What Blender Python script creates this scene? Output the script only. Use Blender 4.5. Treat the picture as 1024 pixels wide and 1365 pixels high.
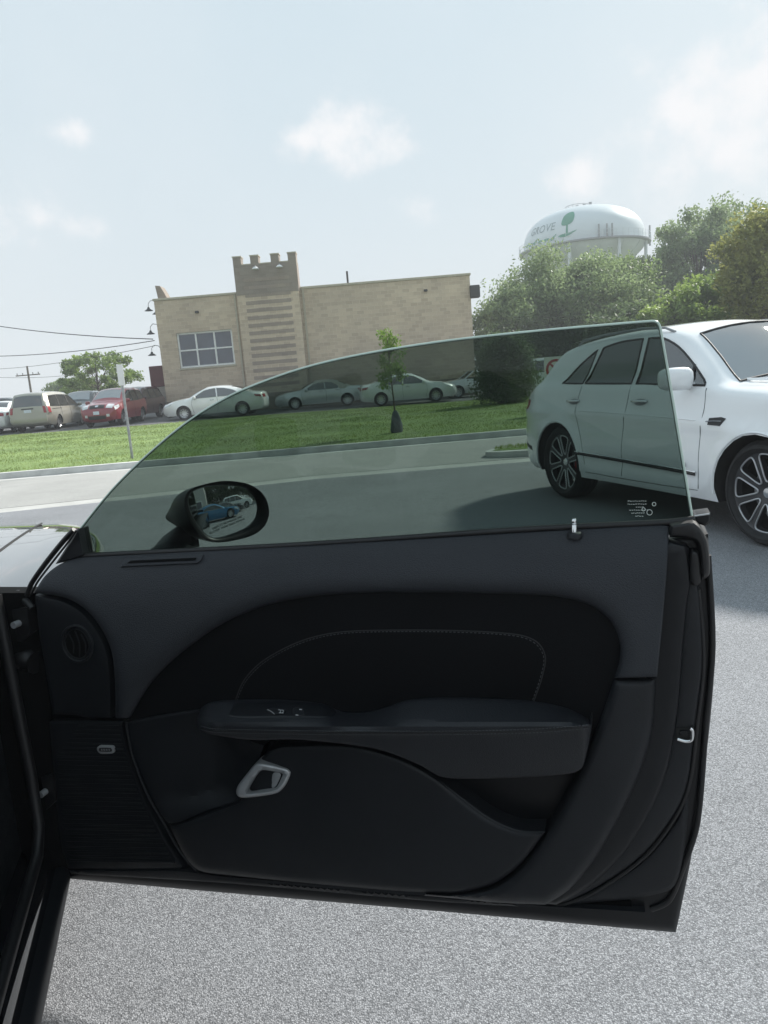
import bpy, bmesh, math, random
import numpy as np
from mathutils import Vector, Matrix
from mathutils.geometry import delaunay_2d_cdt
R = math.radians
SC = bpy.context.scene
for o in list(bpy.data.objects): bpy.data.objects.remove(o)
COL = SC.collection
random.seed(7)
# ------------------------------------------------------------------ camera
FPX, CX, CY = 1000.0, 512.0, 682.5          # focal length and centre in pixels of the 1024 x 1365 photograph
PITCH, ROLL, EYE = R(10), R(4.7), 1.42
cd = bpy.data.cameras.new('camera'); cam = bpy.data.objects.new('camera', cd); COL.objects.link(cam)
cd.sensor_fit = 'VERTICAL'; cd.sensor_height = 24.0; cd.lens = 24.0 * FPX / 1365.0
cd.clip_start = 0.05; cd.clip_end = 3000
cam.matrix_world = Matrix.Translation((0, 0, EYE)) @ Matrix.Rotation(math.pi / 2 - PITCH, 4, 'X') @ Matrix.Rotation(-ROLL, 4, 'Z')
SC.camera = cam
def ray(x, y):
    a = (x - CX) / FPX; b = -(y - CY) / FPX
    ar = a * math.cos(ROLL) + b * math.sin(ROLL); br = -a * math.sin(ROLL) + b * math.cos(ROLL)
    return np.array([ar, math.cos(PITCH) + br * math.sin(PITCH), -math.sin(PITCH) + br * math.cos(PITCH)])
def at_z(x, y, z=0.0):
    d = ray(x, y); t = (z - EYE) / d[2]; return Vector((d[0] * t, d[1] * t, z))
def at_y(x, y, Y):
    d = ray(x, y); t = Y / d[1]; return Vector((d[0] * t, Y, d[2] * t + EYE))
# ------------------------------------------------------------------ sun, sky, exposure
SUN_EL, SUN_AZ = R(36), R(46)               # azimuth from +Y towards +X: high, ahead of the camera
SUN_DIR = Vector((math.sin(SUN_AZ) * math.cos(SUN_EL), math.cos(SUN_AZ) * math.cos(SUN_EL), math.sin(SUN_EL)))
sl = bpy.data.lights.new('sun', 'SUN'); sl.energy = 3.6; sl.angle = R(6); sl.color = (1, .96, .9)
so = bpy.data.objects.new('sun', sl); COL.objects.link(so); so.location = (20, 60, 80)
so.rotation_euler = (-SUN_DIR).to_track_quat('-Z', 'Y').to_euler()
W = bpy.data.worlds.new('World'); SC.world = W; W.use_nodes = True
def build_world():
    nt = W.node_tree; N = nt.nodes; L = nt.links; N.clear()
    out = N.new('ShaderNodeOutputWorld'); bg = N.new('ShaderNodeBackground'); bg.inputs[1].default_value = 0.1
    sky = N.new('ShaderNodeTexSky'); sky.sky_type = 'NISHITA'; sky.sun_disc = False
    sky.sun_elevation = SUN_EL; sky.sun_rotation = SUN_AZ; sky.dust_density = 4.0; sky.air_density = 1.0
    tc = N.new('ShaderNodeTexCoord'); nrm = N.new('ShaderNodeVectorMath'); nrm.operation = 'NORMALIZE'
    L.new(tc.outputs['Generated'], nrm.inputs[0]); D = nrm.outputs[0]
    def m(op, a, b=None, clamp=False):
        n = N.new('ShaderNodeMath'); n.operation = op; n.use_clamp = clamp
        for k, v in enumerate((a, b)):
            if v is None: continue
            if isinstance(v, (int, float)): n.inputs[k].default_value = v
            else: L.new(v, n.inputs[k])
        return n.outputs[0]
    def mixc(f, a, b):
        n = N.new('ShaderNodeMix'); n.data_type = 'RGBA'
        for k, v in ((0, f), (6, a), (7, b)):
            if isinstance(v, (int, float)): n.inputs[k].default_value = v
            elif isinstance(v, tuple): n.inputs[k].default_value = v
            else: L.new(v, n.inputs[k])
        return n.outputs[2]
    sep = N.new('ShaderNodeSeparateXYZ'); L.new(D, sep.inputs[0])
    el = m('MAXIMUM', sep.outputs[2], 0.0)
    # pale milky haze over the clear sky, thickest at the horizon, everywhere round
    hz = mixc(m('POWER', el, 0.55, True), HAZE_LOW, HAZE_HIGH)
    base = mixc(0.96, sky.outputs[0], hz)
    n1 = N.new('ShaderNodeTexNoise'); n1.inputs['Scale'].default_value = 11; n1.inputs['Detail'].default_value = 10; n1.inputs['Roughness'].default_value = .62
    L.new(D, n1.inputs['Vector'])
    nz = m('SUBTRACT', n1.outputs[0], 0.5)
    n2 = N.new('ShaderNodeTexNoise'); n2.inputs['Scale'].default_value = 2.3; n2.inputs['Detail'].default_value = 4
    L.new(D, n2.inputs['Vector'])
    rnd = random.Random(3)
    puffs = [((985, 110), .13), ((915, 150), .085), ((860, 180), .06), ((455, 180), .075), ((520, 195), .06), ((405, 185), .05), ((55, 285), .065), ((100, 300), .05), ((85, 178), .035), ((560, 273), .05), ((780, 232), .045), ((960, 215), .11)]
    dirs = [(Vector(ray(*p)).normalized(), s) for p, s in puffs]
    for k in range(13):                                     # the same fair-weather puffs on round the sky
        az = R(55 + k * 20 + rnd.uniform(-8, 8)); e = R(rnd.uniform(14, 50))
        dirs.append((Vector((math.sin(az) * math.cos(e), math.cos(az) * math.cos(e), math.sin(e))), rnd.uniform(.06, .14)))
    tot = None
    for c, s in dirs:
        sb = N.new('ShaderNodeVectorMath'); sb.operation = 'SUBTRACT'; L.new(D, sb.inputs[0]); sb.inputs[1].default_value = c
        ml = N.new('ShaderNodeVectorMath'); ml.operation = 'MULTIPLY'; L.new(sb.outputs[0], ml.inputs[0]); ml.inputs[1].default_value = (1, 1, 1.7)
        ln = N.new('ShaderNodeVectorMath'); ln.operation = 'LENGTH'; L.new(ml.outputs[0], ln.inputs[0])
        v = m('SUBTRACT', 0.95, m('DIVIDE', ln.outputs['Value'], s))
        tot = v if tot is None else m('MAXIMUM', tot, v)
    cl = m('ADD', tot, m('MULTIPLY', nz, 4.2))
    mr = N.new('ShaderNodeMapRange'); mr.interpolation_type = 'SMOOTHSTEP'; L.new(cl, mr.inputs[0]); mr.inputs[1].default_value = 0.0; mr.inputs[2].default_value = 1.25
    mask = m('MULTIPLY', mr.outputs[0], 0.95)
    veil = m('MULTIPLY', m('SUBTRACT', n2.outputs[0], .45, True), .7)
    col = mixc(veil, base, CLOUD); col = mixc(mask, col, CLOUD)
    L.new(col, bg.inputs[0]); L.new(bg.outputs[0], out.inputs[0])
HAZE_LOW, HAZE_HIGH, CLOUD = (3.85, 4.08, 4.22, 1), (2.6, 3.45, 3.95, 1), (4.8, 4.77, 4.83, 1)
build_world()
VS = SC.view_settings; VS.view_transform = 'Standard'; VS.look = 'None'; VS.gamma = 1.0; VS.use_curve_mapping = False; VS.exposure = 1.05
SC.render.engine = 'CYCLES'; CY_ = SC.cycles
CY_.max_bounces = 8; CY_.transparent_max_bounces = 16; CY_.diffuse_bounces = 3; CY_.glossy_bounces = 4; CY_.transmission_bounces = 4; CY_.volume_bounces = 0
CY_.use_denoising = True; CY_.caustics_reflective = False; CY_.caustics_refractive = False; CY_.sample_clamp_indirect = 6

# ------------------------------------------------------------------ materials
def mat(name, c, rough=.6, metal=0., var=0., vscale=8., bump=0., bscale=60., spec=.5, c2=None, detail=4, coat=0., trans=0., emit=None, stretch=None, sheen=0., rv=0.):
    M = bpy.data.materials.new(name); M.use_nodes = True; nt = M.node_tree; N = nt.nodes; L = nt.links
    b = N['Principled BSDF']; b.inputs['Base Color'].default_value = (*c, 1); b.inputs['Roughness'].default_value = rough
    b.inputs['Metallic'].default_value = metal; b.inputs['Specular IOR Level'].default_value = spec
    if coat: b.inputs['Coat Weight'].default_value = coat; b.inputs['Coat Roughness'].default_value = .03
    if sheen: b.inputs['Sheen Weight'].default_value = sheen
    if emit: b.inputs['Emission Color'].default_value = (*emit, 1); b.inputs['Emission Strength'].default_value = 1
    tc = N.new('ShaderNodeTexCoord'); src = tc.outputs['Object']
    if stretch:
        mp = N.new('ShaderNodeMapping'); mp.inputs['Scale'].default_value = stretch; L.new(src, mp.inputs[0]); src = mp.outputs[0]
    if var or c2:
        n = N.new('ShaderNodeTexNoise'); n.inputs['Scale'].default_value = vscale; n.inputs['Detail'].default_value = detail; L.new(src, n.inputs['Vector'])
        r = N.new('ShaderNodeValToRGB'); r.color_ramp.elements[0].position = .32; r.color_ramp.elements[1].position = .68
        lo = tuple(max(0, x * (1 - var)) for x in c); hi = c2 if c2 else tuple(min(1, x * (1 + var)) for x in c)
        r.color_ramp.elements[0].color = (*lo, 1); r.color_ramp.elements[1].color = (*hi, 1)
        L.new(n.outputs[0], r.inputs[0]); L.new(r.outputs[0], b.inputs['Base Color'])
    if rv:                                                    # handled, dusty surfaces: gloss varies from place to place
        n = N.new('ShaderNodeTexNoise'); n.inputs['Scale'].default_value = 9; n.inputs['Detail'].default_value = 7; n.inputs['Roughness'].default_value = .65; L.new(tc.outputs['Object'], n.inputs['Vector'])
        q = N.new('ShaderNodeMapRange'); q.inputs[1].default_value = .3; q.inputs[2].default_value = .7; q.inputs[3].default_value = rough - rv; q.inputs[4].default_value = rough + rv; L.new(n.outputs[0], q.inputs[0]); L.new(q.outputs[0], b.inputs['Roughness'])
    if bump:
        n = N.new('ShaderNodeTexNoise'); n.inputs['Scale'].default_value = bscale; n.inputs['Detail'].default_value = 3; L.new(src, n.inputs['Vector'])
        bp = N.new('ShaderNodeBump'); bp.inputs['Strength'].default_value = bump; bp.inputs['Distance'].default_value = .01
        L.new(n.outputs[0], bp.inputs['Height']); L.new(bp.outputs[0], b.inputs['Normal'])
    return M
def glass_mat(name, tint, ior=1.45, rough=0.0, film=0.0):
    M = bpy.data.materials.new(name); M.use_nodes = True; nt = M.node_tree; N = nt.nodes; L = nt.links; N.clear()
    o = N.new('ShaderNodeOutputMaterial'); mx = N.new('ShaderNodeMixShader'); t = N.new('ShaderNodeBsdfTransparent'); g = N.new('ShaderNodeBsdfGlossy')
    fr = N.new('ShaderNodeFresnel'); fr.inputs[0].default_value = ior; t.inputs[0].default_value = (*tint, 1); g.inputs['Roughness'].default_value = rough
    L.new(fr.outputs[0], mx.inputs[0]); L.new(t.outputs[0], mx.inputs[1]); L.new(g.outputs[0], mx.inputs[2]); L.new(mx.outputs[0], o.inputs[0])
    if film:                                                  # thin film of dust with run-down streaks
        tc = N.new('ShaderNodeTexCoord'); mp = N.new('ShaderNodeMapping'); mp.inputs['Scale'].default_value = (14, 14, 1.1); n = N.new('ShaderNodeTexNoise'); n.inputs['Scale'].default_value = 3; n.inputs['Detail'].default_value = 6
        L.new(tc.outputs['Object'], mp.inputs[0]); L.new(mp.outputs[0], n.inputs['Vector']); q = N.new('ShaderNodeMapRange'); q.inputs[1].default_value = .42; q.inputs[2].default_value = .75; q.inputs[4].default_value = film; L.new(n.outputs[0], q.inputs[0])
        d = N.new('ShaderNodeBsdfDiffuse'); d.inputs[0].default_value = (.5, .52, .5, 1); m2 = N.new('ShaderNodeMixShader'); L.new(q.outputs[0], m2.inputs[0]); L.new(mx.outputs[0], m2.inputs[1]); L.new(d.outputs[0], m2.inputs[2]); L.new(m2.outputs[0], o.inputs[0])
    return M
def leaf_mat(name, ca, cb, scale=.6, cc=None):
    M = bpy.data.materials.new(name); M.use_nodes = True; nt = M.node_tree; N = nt.nodes; L = nt.links; N.clear()
    o = N.new('ShaderNodeOutputMaterial'); mx = N.new('ShaderNodeMixShader'); d = N.new('ShaderNodeBsdfPrincipled'); t = N.new('ShaderNodeBsdfTranslucent')
    d.inputs['Roughness'].default_value = .55
    tc = N.new('ShaderNodeTexCoord'); n = N.new('ShaderNodeTexNoise'); n.inputs['Scale'].default_value = scale; n.inputs['Detail'].default_value = 6; n.inputs['Roughness'].default_value = .7
    r = N.new('ShaderNodeValToRGB'); r.color_ramp.elements[0].position = .35; r.color_ramp.elements[1].position = .65
    r.color_ramp.elements[0].color = (*ca, 1); r.color_ramp.elements[1].color = (*cb, 1)
    if cc: e = r.color_ramp.elements.new(.74); e.color = (*cc, 1)
    L.new(tc.outputs['Object'], n.inputs[0]); L.new(n.outputs[0], r.inputs[0]); L.new(r.outputs[0], d.inputs['Base Color']); L.new(r.outputs[0], t.inputs[0])
    mx.inputs[0].default_value = .5; L.new(d.outputs[0], mx.inputs[1]); L.new(t.outputs[0], mx.inputs[2]); L.new(mx.outputs[0], o.inputs[0])
    return M
# ------------------------------------------------------------------ object helpers
def tag(o, label=None, cat=None, group=None, kind=None):
    for k, v in (('label', label), ('category', cat), ('group', group), ('kind', kind)):
        if v: o[k] = v
    return o
def thing(name, loc, rz=0, label=None, cat=None, group=None):
    o = bpy.data.objects.new(name, None); COL.objects.link(o); o.location = loc; o.rotation_euler = (0, 0, rz); o.empty_display_size = .2
    return tag(o, label, cat, group)
def put(name, me, m, parent=None, world=False):
    o = bpy.data.objects.new(name, me); COL.objects.link(o)
    if m is not None and not me.materials: me.materials.append(m)
    if parent is not None:
        o.parent = parent
        if world:                                             # vertices are given in world space
            T = Matrix.Identity(4); p = parent
            while p is not None:
                T = Matrix.LocRotScale(p.location, p.rotation_euler, p.scale) @ T if p.parent is None else p.matrix_parent_inverse @ Matrix.LocRotScale(p.location, p.rotation_euler, p.scale) @ T
                p = p.parent
            o.matrix_parent_inverse = T.inverted()
    return o
def copy_tree(o, parent=None):
    c = o.copy(); COL.objects.link(c)
    if parent is not None: c.parent = parent; c.matrix_parent_inverse = o.matrix_parent_inverse.copy()
    for ch in [k for k in bpy.data.objects if k.parent == o]: copy_tree(ch, c)
    return c
def mesh(name, V, F, smooth=False, angle=None):
    me = bpy.data.meshes.new(name); me.from_pydata([tuple(map(float, v)) for v in V], [], [tuple(f) for f in F]); me.update()
    if smooth:
        me.polygons.foreach_set('use_smooth', [True] * len(me.polygons))
        if angle: me.set_sharp_from_angle(angle=R(angle))
    return me
def np_mesh(name, V, quads, smooth=False):
    k = quads.shape[1]; me = bpy.data.meshes.new(name); me.vertices.add(len(V)); me.vertices.foreach_set('co', V.astype(np.float32).ravel())
    n = len(quads); me.loops.add(n * k); me.loops.foreach_set('vertex_index', quads.astype(np.int32).ravel())
    me.polygons.add(n); me.polygons.foreach_set('loop_start', np.arange(0, n * k, k, dtype=np.int32)); me.update(calc_edges=True)
    if smooth: me.polygons.foreach_set('use_smooth', [True] * n)
    return me
class MB:
    def __init__(s): s.V = []; s.F = []
    def add(s, V, F):
        b = len(s.V); s.V += [tuple(v) for v in V]; s.F += [tuple(i + b for i in f) for f in F]; return s
    def box(s, x0, x1, y0, y1, z0, z1):
        return s.add([(x0,y0,z0),(x1,y0,z0),(x1,y1,z0),(x0,y1,z0),(x0,y0,z1),(x1,y0,z1),(x1,y1,z1),(x0,y1,z1)],
                     [(0,3,2,1),(4,5,6,7),(0,1,5,4),(1,2,6,5),(2,3,7,6),(3,0,4,7)])
    def bbox(s, x0, x1, y0, y1, z0, z1, b=.01):              # box with chamfered edges
        bm = bmesh.new(); bmesh.ops.create_cube(bm, size=1)
        for v in bm.verts: v.co = Vector(((x0+x1)/2 + v.co.x*(x1-x0), (y0+y1)/2 + v.co.y*(y1-y0), (z0+z1)/2 + v.co.z*(z1-z0)))
        bmesh.ops.bevel(bm, geom=bm.edges[:], offset=b, segments=2, affect='EDGES', profile=.5); bm.verts.index_update()
        s.add([v.co.copy() for v in bm.verts], [[v.index for v in f.verts] for f in bm.faces]); bm.free(); return s
    def tube(s, pts, rad, n=8, cap=True, closed=False):
        pts = [Vector(p) for p in pts]; m = len(pts); rad = rad if isinstance(rad, (list, tuple)) else [rad] * m
        V = []; F = []; ref = None
        for i, p in enumerate(pts):
            a = pts[(i - 1) % m] if (closed or i > 0) else p; b = pts[(i + 1) % m] if (closed or i < m - 1) else p
            t = (b - a).normalized() if (b - a).length > 1e-9 else Vector((0, 0, 1))
            if ref is None: ref = t.orthogonal().normalized()
            ref = (ref - t * ref.dot(t)); ref = ref.normalized() if ref.length > 1e-6 else t.orthogonal().normalized()
            bi = t.cross(ref)
            for k in range(n):
                an = 2 * math.pi * k / n; V.append(p + (ref * math.cos(an) + bi * math.sin(an)) * rad[i])
        for i in range(m if closed else m - 1):
            j = (i + 1) % m
            for k in range(n): F.append((i*n+k, i*n+(k+1) % n, j*n+(k+1) % n, j*n+k))
        if cap and not closed: F += [tuple(range(n))[::-1], tuple(range((m-1)*n, m*n))]
        return s.add(V, F)
    def lathe(s, prof, n=32, axis='z', origin=(0, 0, 0), close=False):
        V = []; F = []; ox, oy, oz = origin
        for (r, h) in prof:
            for k in range(n):
                a = 2 * math.pi * k / n; c, q = r * math.cos(a), r * math.sin(a)
                V.append((ox+c, oy+q, oz+h) if axis == 'z' else (ox+c, oy+h, oz+q))
        m = len(prof)
        for i in range(m - 1):
            for k in range(n):
                f = (i*n+k, i*n+(k+1) % n, (i+1)*n+(k+1) % n, (i+1)*n+k); F.append(f if axis == 'z' else f[::-1])
        return s.add(V, F)
    def prism(s, poly, y0, y1):                               # polygon in x,z extruded along y
        n = len(poly); V = [(x, y0, z) for x, z in poly] + [(x, y1, z) for x, z in poly]
        F = [tuple(range(n)), tuple(range(2*n-1, n-1, -1))] + [(i, i+n, (i+1) % n + n, (i+1) % n) for i in range(n)]
        return s.add(V, F)
    def build(s, name, m, parent=None, smooth=None, world=False):
        return put(name, mesh(name, s.V, s.F, smooth is not None, smooth), m, parent, world)
def spline(pts, n=6, closed=False):
    """Catmull-Rom through 2-D/3-D points; a point given as (..., 'c') keeps its corner."""
    P = []; corner = []
    for p in pts:
        if p[-1] == 'c': P.append(np.array(p[:-1], float)); corner.append(True)
        else: P.append(np.array(p, float)); corner.append(False)
    m = len(P); out = []
    for i in range(m if closed else m - 1):
        p1, p2 = P[i], P[(i+1) % m]
        p0 = P[(i-1) % m] if (closed or i > 0) else p1; p3 = P[(i+2) % m] if (closed or i + 2 < m) else p2
        if corner[i]: p0 = p1
        if corner[(i+1) % m]: p3 = p2
        d = np.linalg.norm(p2 - p1); t1 = (p2 - p0) / 2; t2 = (p3 - p1) / 2
        for t in (t1, t2):
            l = np.linalg.norm(t)
            if l > d: t *= d / l
        for k in range(n):
            u = k / n; u2, u3 = u*u, u*u*u
            out.append((2*u3-3*u2+1)*p1 + (u3-2*u2+u)*t1 + (-2*u3+3*u2)*p2 + (u3-u2)*t2)
    if not closed: out.append(P[-1])
    return np.array(out)
def seg_dist(Q, poly, closed=True):
    A = poly; B = np.roll(poly, -1, 0)
    if not closed: A = A[:-1]; B = B[:-1]
    best = np.full(len(Q), 1e9)
    for a, b in zip(A, B):
        ab = b - a; l = ab @ ab
        if l < 1e-14: continue
        t = np.clip(((Q - a) @ ab) / l, 0, 1); d = np.hypot(*((Q - a - t[:, None] * ab).T)); best = np.minimum(best, d)
    return best
def inside(Q, poly):
    r = np.zeros(len(Q), bool); x, y = Q[:, 0], Q[:, 1]; n = len(poly)
    for i in range(n):
        (x1, y1), (x2, y2) = poly[i], poly[(i+1) % n]
        if y1 == y2: continue
        c = ((y1 > y) != (y2 > y)) & (x < (x2-x1) * (y-y1) / (y2-y1) + x1); r ^= c
    return r
def cdt(polys, step, rings=(), extra=None, eps=1e-5):
    """Triangulate polys[0] with polys[1:] as inner outlines; returns 2-D verts, tris, and the inner ids of each tri."""
    def ccw(q): return q if np.sum(q[:, 0] * np.roll(q[:, 1], -1) - np.roll(q[:, 0], -1) * q[:, 1]) > 0 else q[::-1]
    polys = [ccw(np.asarray(q)) for q in polys]; P0 = polys[0]; pts = [tuple(p) for q in polys for p in q]; faces = []; b = 0
    for q in polys: faces.append(list(range(b, b + len(q)))); b += len(q)
    lo, hi = P0.min(0), P0.max(0)
    gx, gy = np.meshgrid(np.arange(lo[0] + step * .37, hi[0], step), np.arange(lo[1] + step * .41, hi[1], step))
    gx[1::2] += step * .5; Q = np.stack([gx.ravel(), gy.ravel()], 1); Q = Q[inside(Q, P0)]
    minr = max(rings) if rings else 0
    if len(Q): Q = Q[seg_dist(Q, P0) > minr + step * .45]
    add = [Q]
    for rr in rings:
        d = np.roll(P0, -1, 0) - np.roll(P0, 1, 0); l = np.hypot(d[:, 0], d[:, 1]) + 1e-12
        nrm = np.stack([-d[:, 1] / l, d[:, 0] / l], 1)
        for sgn in (1, -1):
            C = P0 + nrm * rr * sgn; C = C[inside(C, P0)]
            if len(C): C = C[seg_dist(C, P0) > rr * .93]
            add.append(C)
    if extra is not None: add.append(np.array(extra))
    Q = np.concatenate([a for a in add if len(a)]) if any(len(a) for a in add) else np.zeros((0, 2))
    for q in polys[1:]:
        if len(Q): Q = Q[seg_dist(Q, q) > step * .2]
    vs, es, fs, ov, oe, of = delaunay_2d_cdt([Vector(p) for p in pts] + [Vector(map(float, q)) for q in Q], [], faces, 1, eps)
    V = np.array([(v.x, v.y) for v in vs]); T = []; I = []
    for f, o in zip(fs, of):
        if 0 in o: T.append(tuple(f)); I.append(tuple(k for k in o if k))
    return V, T, I
def submesh(V, F):
    idx = {}; NV = []; NF = []
    for f in F:
        g = []
        for i in f:
            if i not in idx: idx[i] = len(NV); NV.append(V[i])
            g.append(idx[i])
        NF.append(tuple(g))
    return NV, NF
def text_mesh(body, size=1.0, extrude=0.0, align='CENTER'):
    c = bpy.data.curves.new('lettering', 'FONT'); c.body = body; c.size = size; c.extrude = extrude; c.align_x = align; c.resolution_u = 2
    o = bpy.data.objects.new('lettering', c); me = bpy.data.meshes.new_from_object(o)
    V = [v.co.copy() for v in me.vertices]; F = [tuple(p.vertices) for p in me.polygons]
    bpy.data.objects.remove(o); bpy.data.curves.remove(c); bpy.data.meshes.remove(me)
    return V, F
# ================================================================== the setting
def asphalt_mat(name, base, speck, dark, scale=150., rough=.85, bumpd=.5, patch=.12, stains=False):
    M = bpy.data.materials.new(name); M.use_nodes = True; nt = M.node_tree; N = nt.nodes; L = nt.links; b = N['Principled BSDF']
    b.inputs['Roughness'].default_value = rough; b.inputs['Specular IOR Level'].default_value = .25
    tc = N.new('ShaderNodeTexCoord')
    v = N.new('ShaderNodeTexVoronoi'); v.inputs['Scale'].default_value = scale; L.new(tc.outputs['Object'], v.inputs['Vector'])
    r = N.new('ShaderNodeValToRGB'); r.color_ramp.interpolation = 'LINEAR'
    r.color_ramp.elements[0].position = .0; r.color_ramp.elements[0].color = (*dark, 1)
    r.color_ramp.elements[1].position = 1; r.color_ramp.elements[1].color = (*speck, 1)
    e = r.color_ramp.elements.new(.5); e.color = (*base, 1)
    sp = N.new('ShaderNodeSeparateColor'); L.new(v.outputs['Color'], sp.inputs[0]); L.new(sp.outputs[0], r.inputs[0])
    n = N.new('ShaderNodeTexNoise'); n.inputs['Scale'].default_value = .8; n.inputs['Detail'].default_value = 8; n.inputs['Roughness'].default_value = .65; L.new(tc.outputs['Object'], n.inputs['Vector'])
    r2 = N.new('ShaderNodeValToRGB'); r2.color_ramp.elements[0].position = .3; r2.color_ramp.elements[1].position = .7
    r2.color_ramp.elements[0].color = (1 - patch,) * 3 + (1,); r2.color_ramp.elements[1].color = (1 + patch,) * 3 + (1,)
    L.new(n.outputs[0], r2.inputs[0])
    mx = N.new('ShaderNodeMix'); mx.data_type = 'RGBA'; mx.blend_type = 'MULTIPLY'; mx.inputs[0].default_value = 1
    L.new(r.outputs[0], mx.inputs[6]); L.new(r2.outputs[0], mx.inputs[7])
    d = N.new('ShaderNodeMapRange'); L.new(v.outputs['Distance'], d.inputs[0]); d.inputs[1].default_value = .15; d.inputs[2].default_value = .75; d.inputs[3].default_value = 1.05; d.inputs[4].default_value = .55
    m2 = N.new('ShaderNodeMix'); m2.data_type = 'RGBA'; m2.blend_type = 'MULTIPLY'; m2.inputs[0].default_value = 1
    L.new(mx.outputs[2], m2.inputs[6]); L.new(d.outputs[0], m2.inputs[7]); L.new(m2.outputs[2], b.inputs['Base Color'])
    if stains:                                                # oil spots, dusty paths and hairline cracks
        def mul(src, fac):
            x = N.new('ShaderNodeMix'); x.data_type = 'RGBA'; x.blend_type = 'MULTIPLY'; x.inputs[0].default_value = 1; L.new(src, x.inputs[6]); L.new(fac, x.inputs[7]); return x.outputs[2]
        def rampn(sc, p0, p1, a, c, det=5):
            q = N.new('ShaderNodeTexNoise'); q.inputs['Scale'].default_value = sc; q.inputs['Detail'].default_value = det; L.new(tc.outputs['Object'], q.inputs['Vector'])
            z = N.new('ShaderNodeMapRange'); z.inputs[1].default_value = p0; z.inputs[2].default_value = p1; z.inputs[3].default_value = a; z.inputs[4].default_value = c; L.new(q.outputs[0], z.inputs[0]); return q, z.outputs[0]
        s1 = rampn(2.3, .62, .72, 1.0, .88)[1]; s2 = rampn(14, .68, .76, 1.0, .86, 3)[1]; wq, _ = rampn(1.5, .4, .6, 1, 1)
        vm = N.new('ShaderNodeVectorMath'); vm.operation = 'MULTIPLY_ADD'; L.new(wq.outputs['Color'], vm.inputs[0]); vm.inputs[1].default_value = (.9, .9, 0); L.new(tc.outputs['Object'], vm.inputs[2])
        ve = N.new('ShaderNodeTexVoronoi'); ve.feature = 'DISTANCE_TO_EDGE'; ve.inputs['Scale'].default_value = .16; L.new(vm.outputs[0], ve.inputs['Vector'])
        cr = N.new('ShaderNodeMapRange'); cr.inputs[1].default_value = .0; cr.inputs[2].default_value = .002; cr.inputs[3].default_value = .9; cr.inputs[4].default_value = 1; L.new(ve.outputs['Distance'], cr.inputs[0])
        L.new(mul(mul(mul(m2.outputs[2], s1), s2), cr.outputs[0]), b.inputs['Base Color'])
    bp = N.new('ShaderNodeBump'); bp.inputs['Strength'].default_value = bumpd; bp.inputs['Distance'].default_value = .004; bp.invert = True
    L.new(v.outputs['Distance'], bp.inputs['Height']); L.new(bp.outputs[0], b.inputs['Normal'])
    return M
M_LOT = asphalt_mat('lot_asphalt', (.292, .301, .318), (.435, .446, .468), (.185, .192, .205), scale=250, stains=True)
M_FARLOT = asphalt_mat('far_lot_asphalt', (.16, .16, .165), (.2, .2, .2), (.12, .12, .12), scale=30)
M_STREET = asphalt_mat('street_concrete', (.47, .465, .445), (.52, .515, .49), (.42, .415, .40), scale=130, patch=.09, bumpd=.2)
M_KERB = mat('kerb_concrete', (.54, .535, .51), .9, var=.18, vscale=3, bump=.3, bscale=40)
M_GUT = mat('gutter_concrete', (.455, .45, .43), .9, var=.12, vscale=2, bump=.3, bscale=40)
M_GROUND = mat('far_ground', (.09, .12, .05), .95, var=.3, vscale=.1)
M_TURF = mat('turf_soil', (.15, .235, .06), .95, var=.22, vscale=.7, c2=(.21, .30, .09), bump=.5, bscale=30)
M_BLADE = leaf_mat('grass_blades', (.165, .222, .06), (.28, .345, .11), .35, (.37, .385, .17))
def zlot(x): return min(.32, max(-.02, .15 - .011 * x))
def kerb_y(x): return 15.95 + .023 * x
def gut_y(x): return 11.45 if x > -1 else 11.45 - .2 * (1 - math.exp((x + 1) / 2.2)) - .16 * (-1 - x) * (1 if x > -9 else 8 / (-1 - x))
def lawn_y(x): return 33.2 + min(2.2, max(0, (x + 10.5) * .5))
def sheet(name, xs, y0, y1, ny, zf, m, kind='structure', label=None):
    V = []; F = []; nx = len(xs)
    for x in xs:
        a, b = y0(x), y1(x)
        for j in range(ny + 1): y = a + (b - a) * j / ny; V.append((x, y, zf(x, j / ny)))
    for i in range(nx - 1):
        for j in range(ny): k = i * (ny + 1) + j; F.append((k, k + ny + 1, k + ny + 2, k + 1))
    return tag(put(name, mesh(name, V, F, True), m), kind=kind)
XS = sorted(set([-140, -100, -70, -45, -30] + [x * 1.0 for x in range(-24, 26)] + [30, 45, 70, 100, 140]))
g = MB().add([(-1500, -600, -.06), (1500, -600, -.06), (1500, 1500, -.06), (-1500, 1500, -.06)], [(0, 1, 2, 3)]).build('ground', M_GROUND); tag(g, kind='structure')
sheet('parking_lot', XS, lambda x: -60, gut_y, 8, lambda x, t: 0, M_LOT)
sheet('gutter', XS, gut_y, lambda x: gut_y(x) + .42, 1, lambda x, t: .006 - .012 * (1 - t), M_GUT)
sheet('street', XS, lambda x: gut_y(x) + .42, lambda x: kerb_y(x) - .3, 4, lambda x, t: .01 + .05 * math.sin(math.pi * t), M_STREET)
sheet('far_gutter', XS, lambda x: kerb_y(x) - .3, kerb_y, 1, lambda x, t: .006, M_KERB)
def kerb(name, xs, yf, w, z0, z1):
    V = []; F = []
    for x in xs:
        y = yf(x); V += [(x, y, z0), (x, y + .015, z1 - .03), (x, y + .04, z1), (x, y + w, z1 + .004), (x, y + w, z0)]
    for i in range(len(xs) - 1):
        for j in range(4): k = i * 5 + j; F.append((k, k + 5, k + 6, k + 1))
    return tag(put(name, mesh(name, V, F, True, 40), M_KERB), kind='structure')
kerb('far_kerb', XS, kerb_y, .18, -.02, .13)
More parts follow.
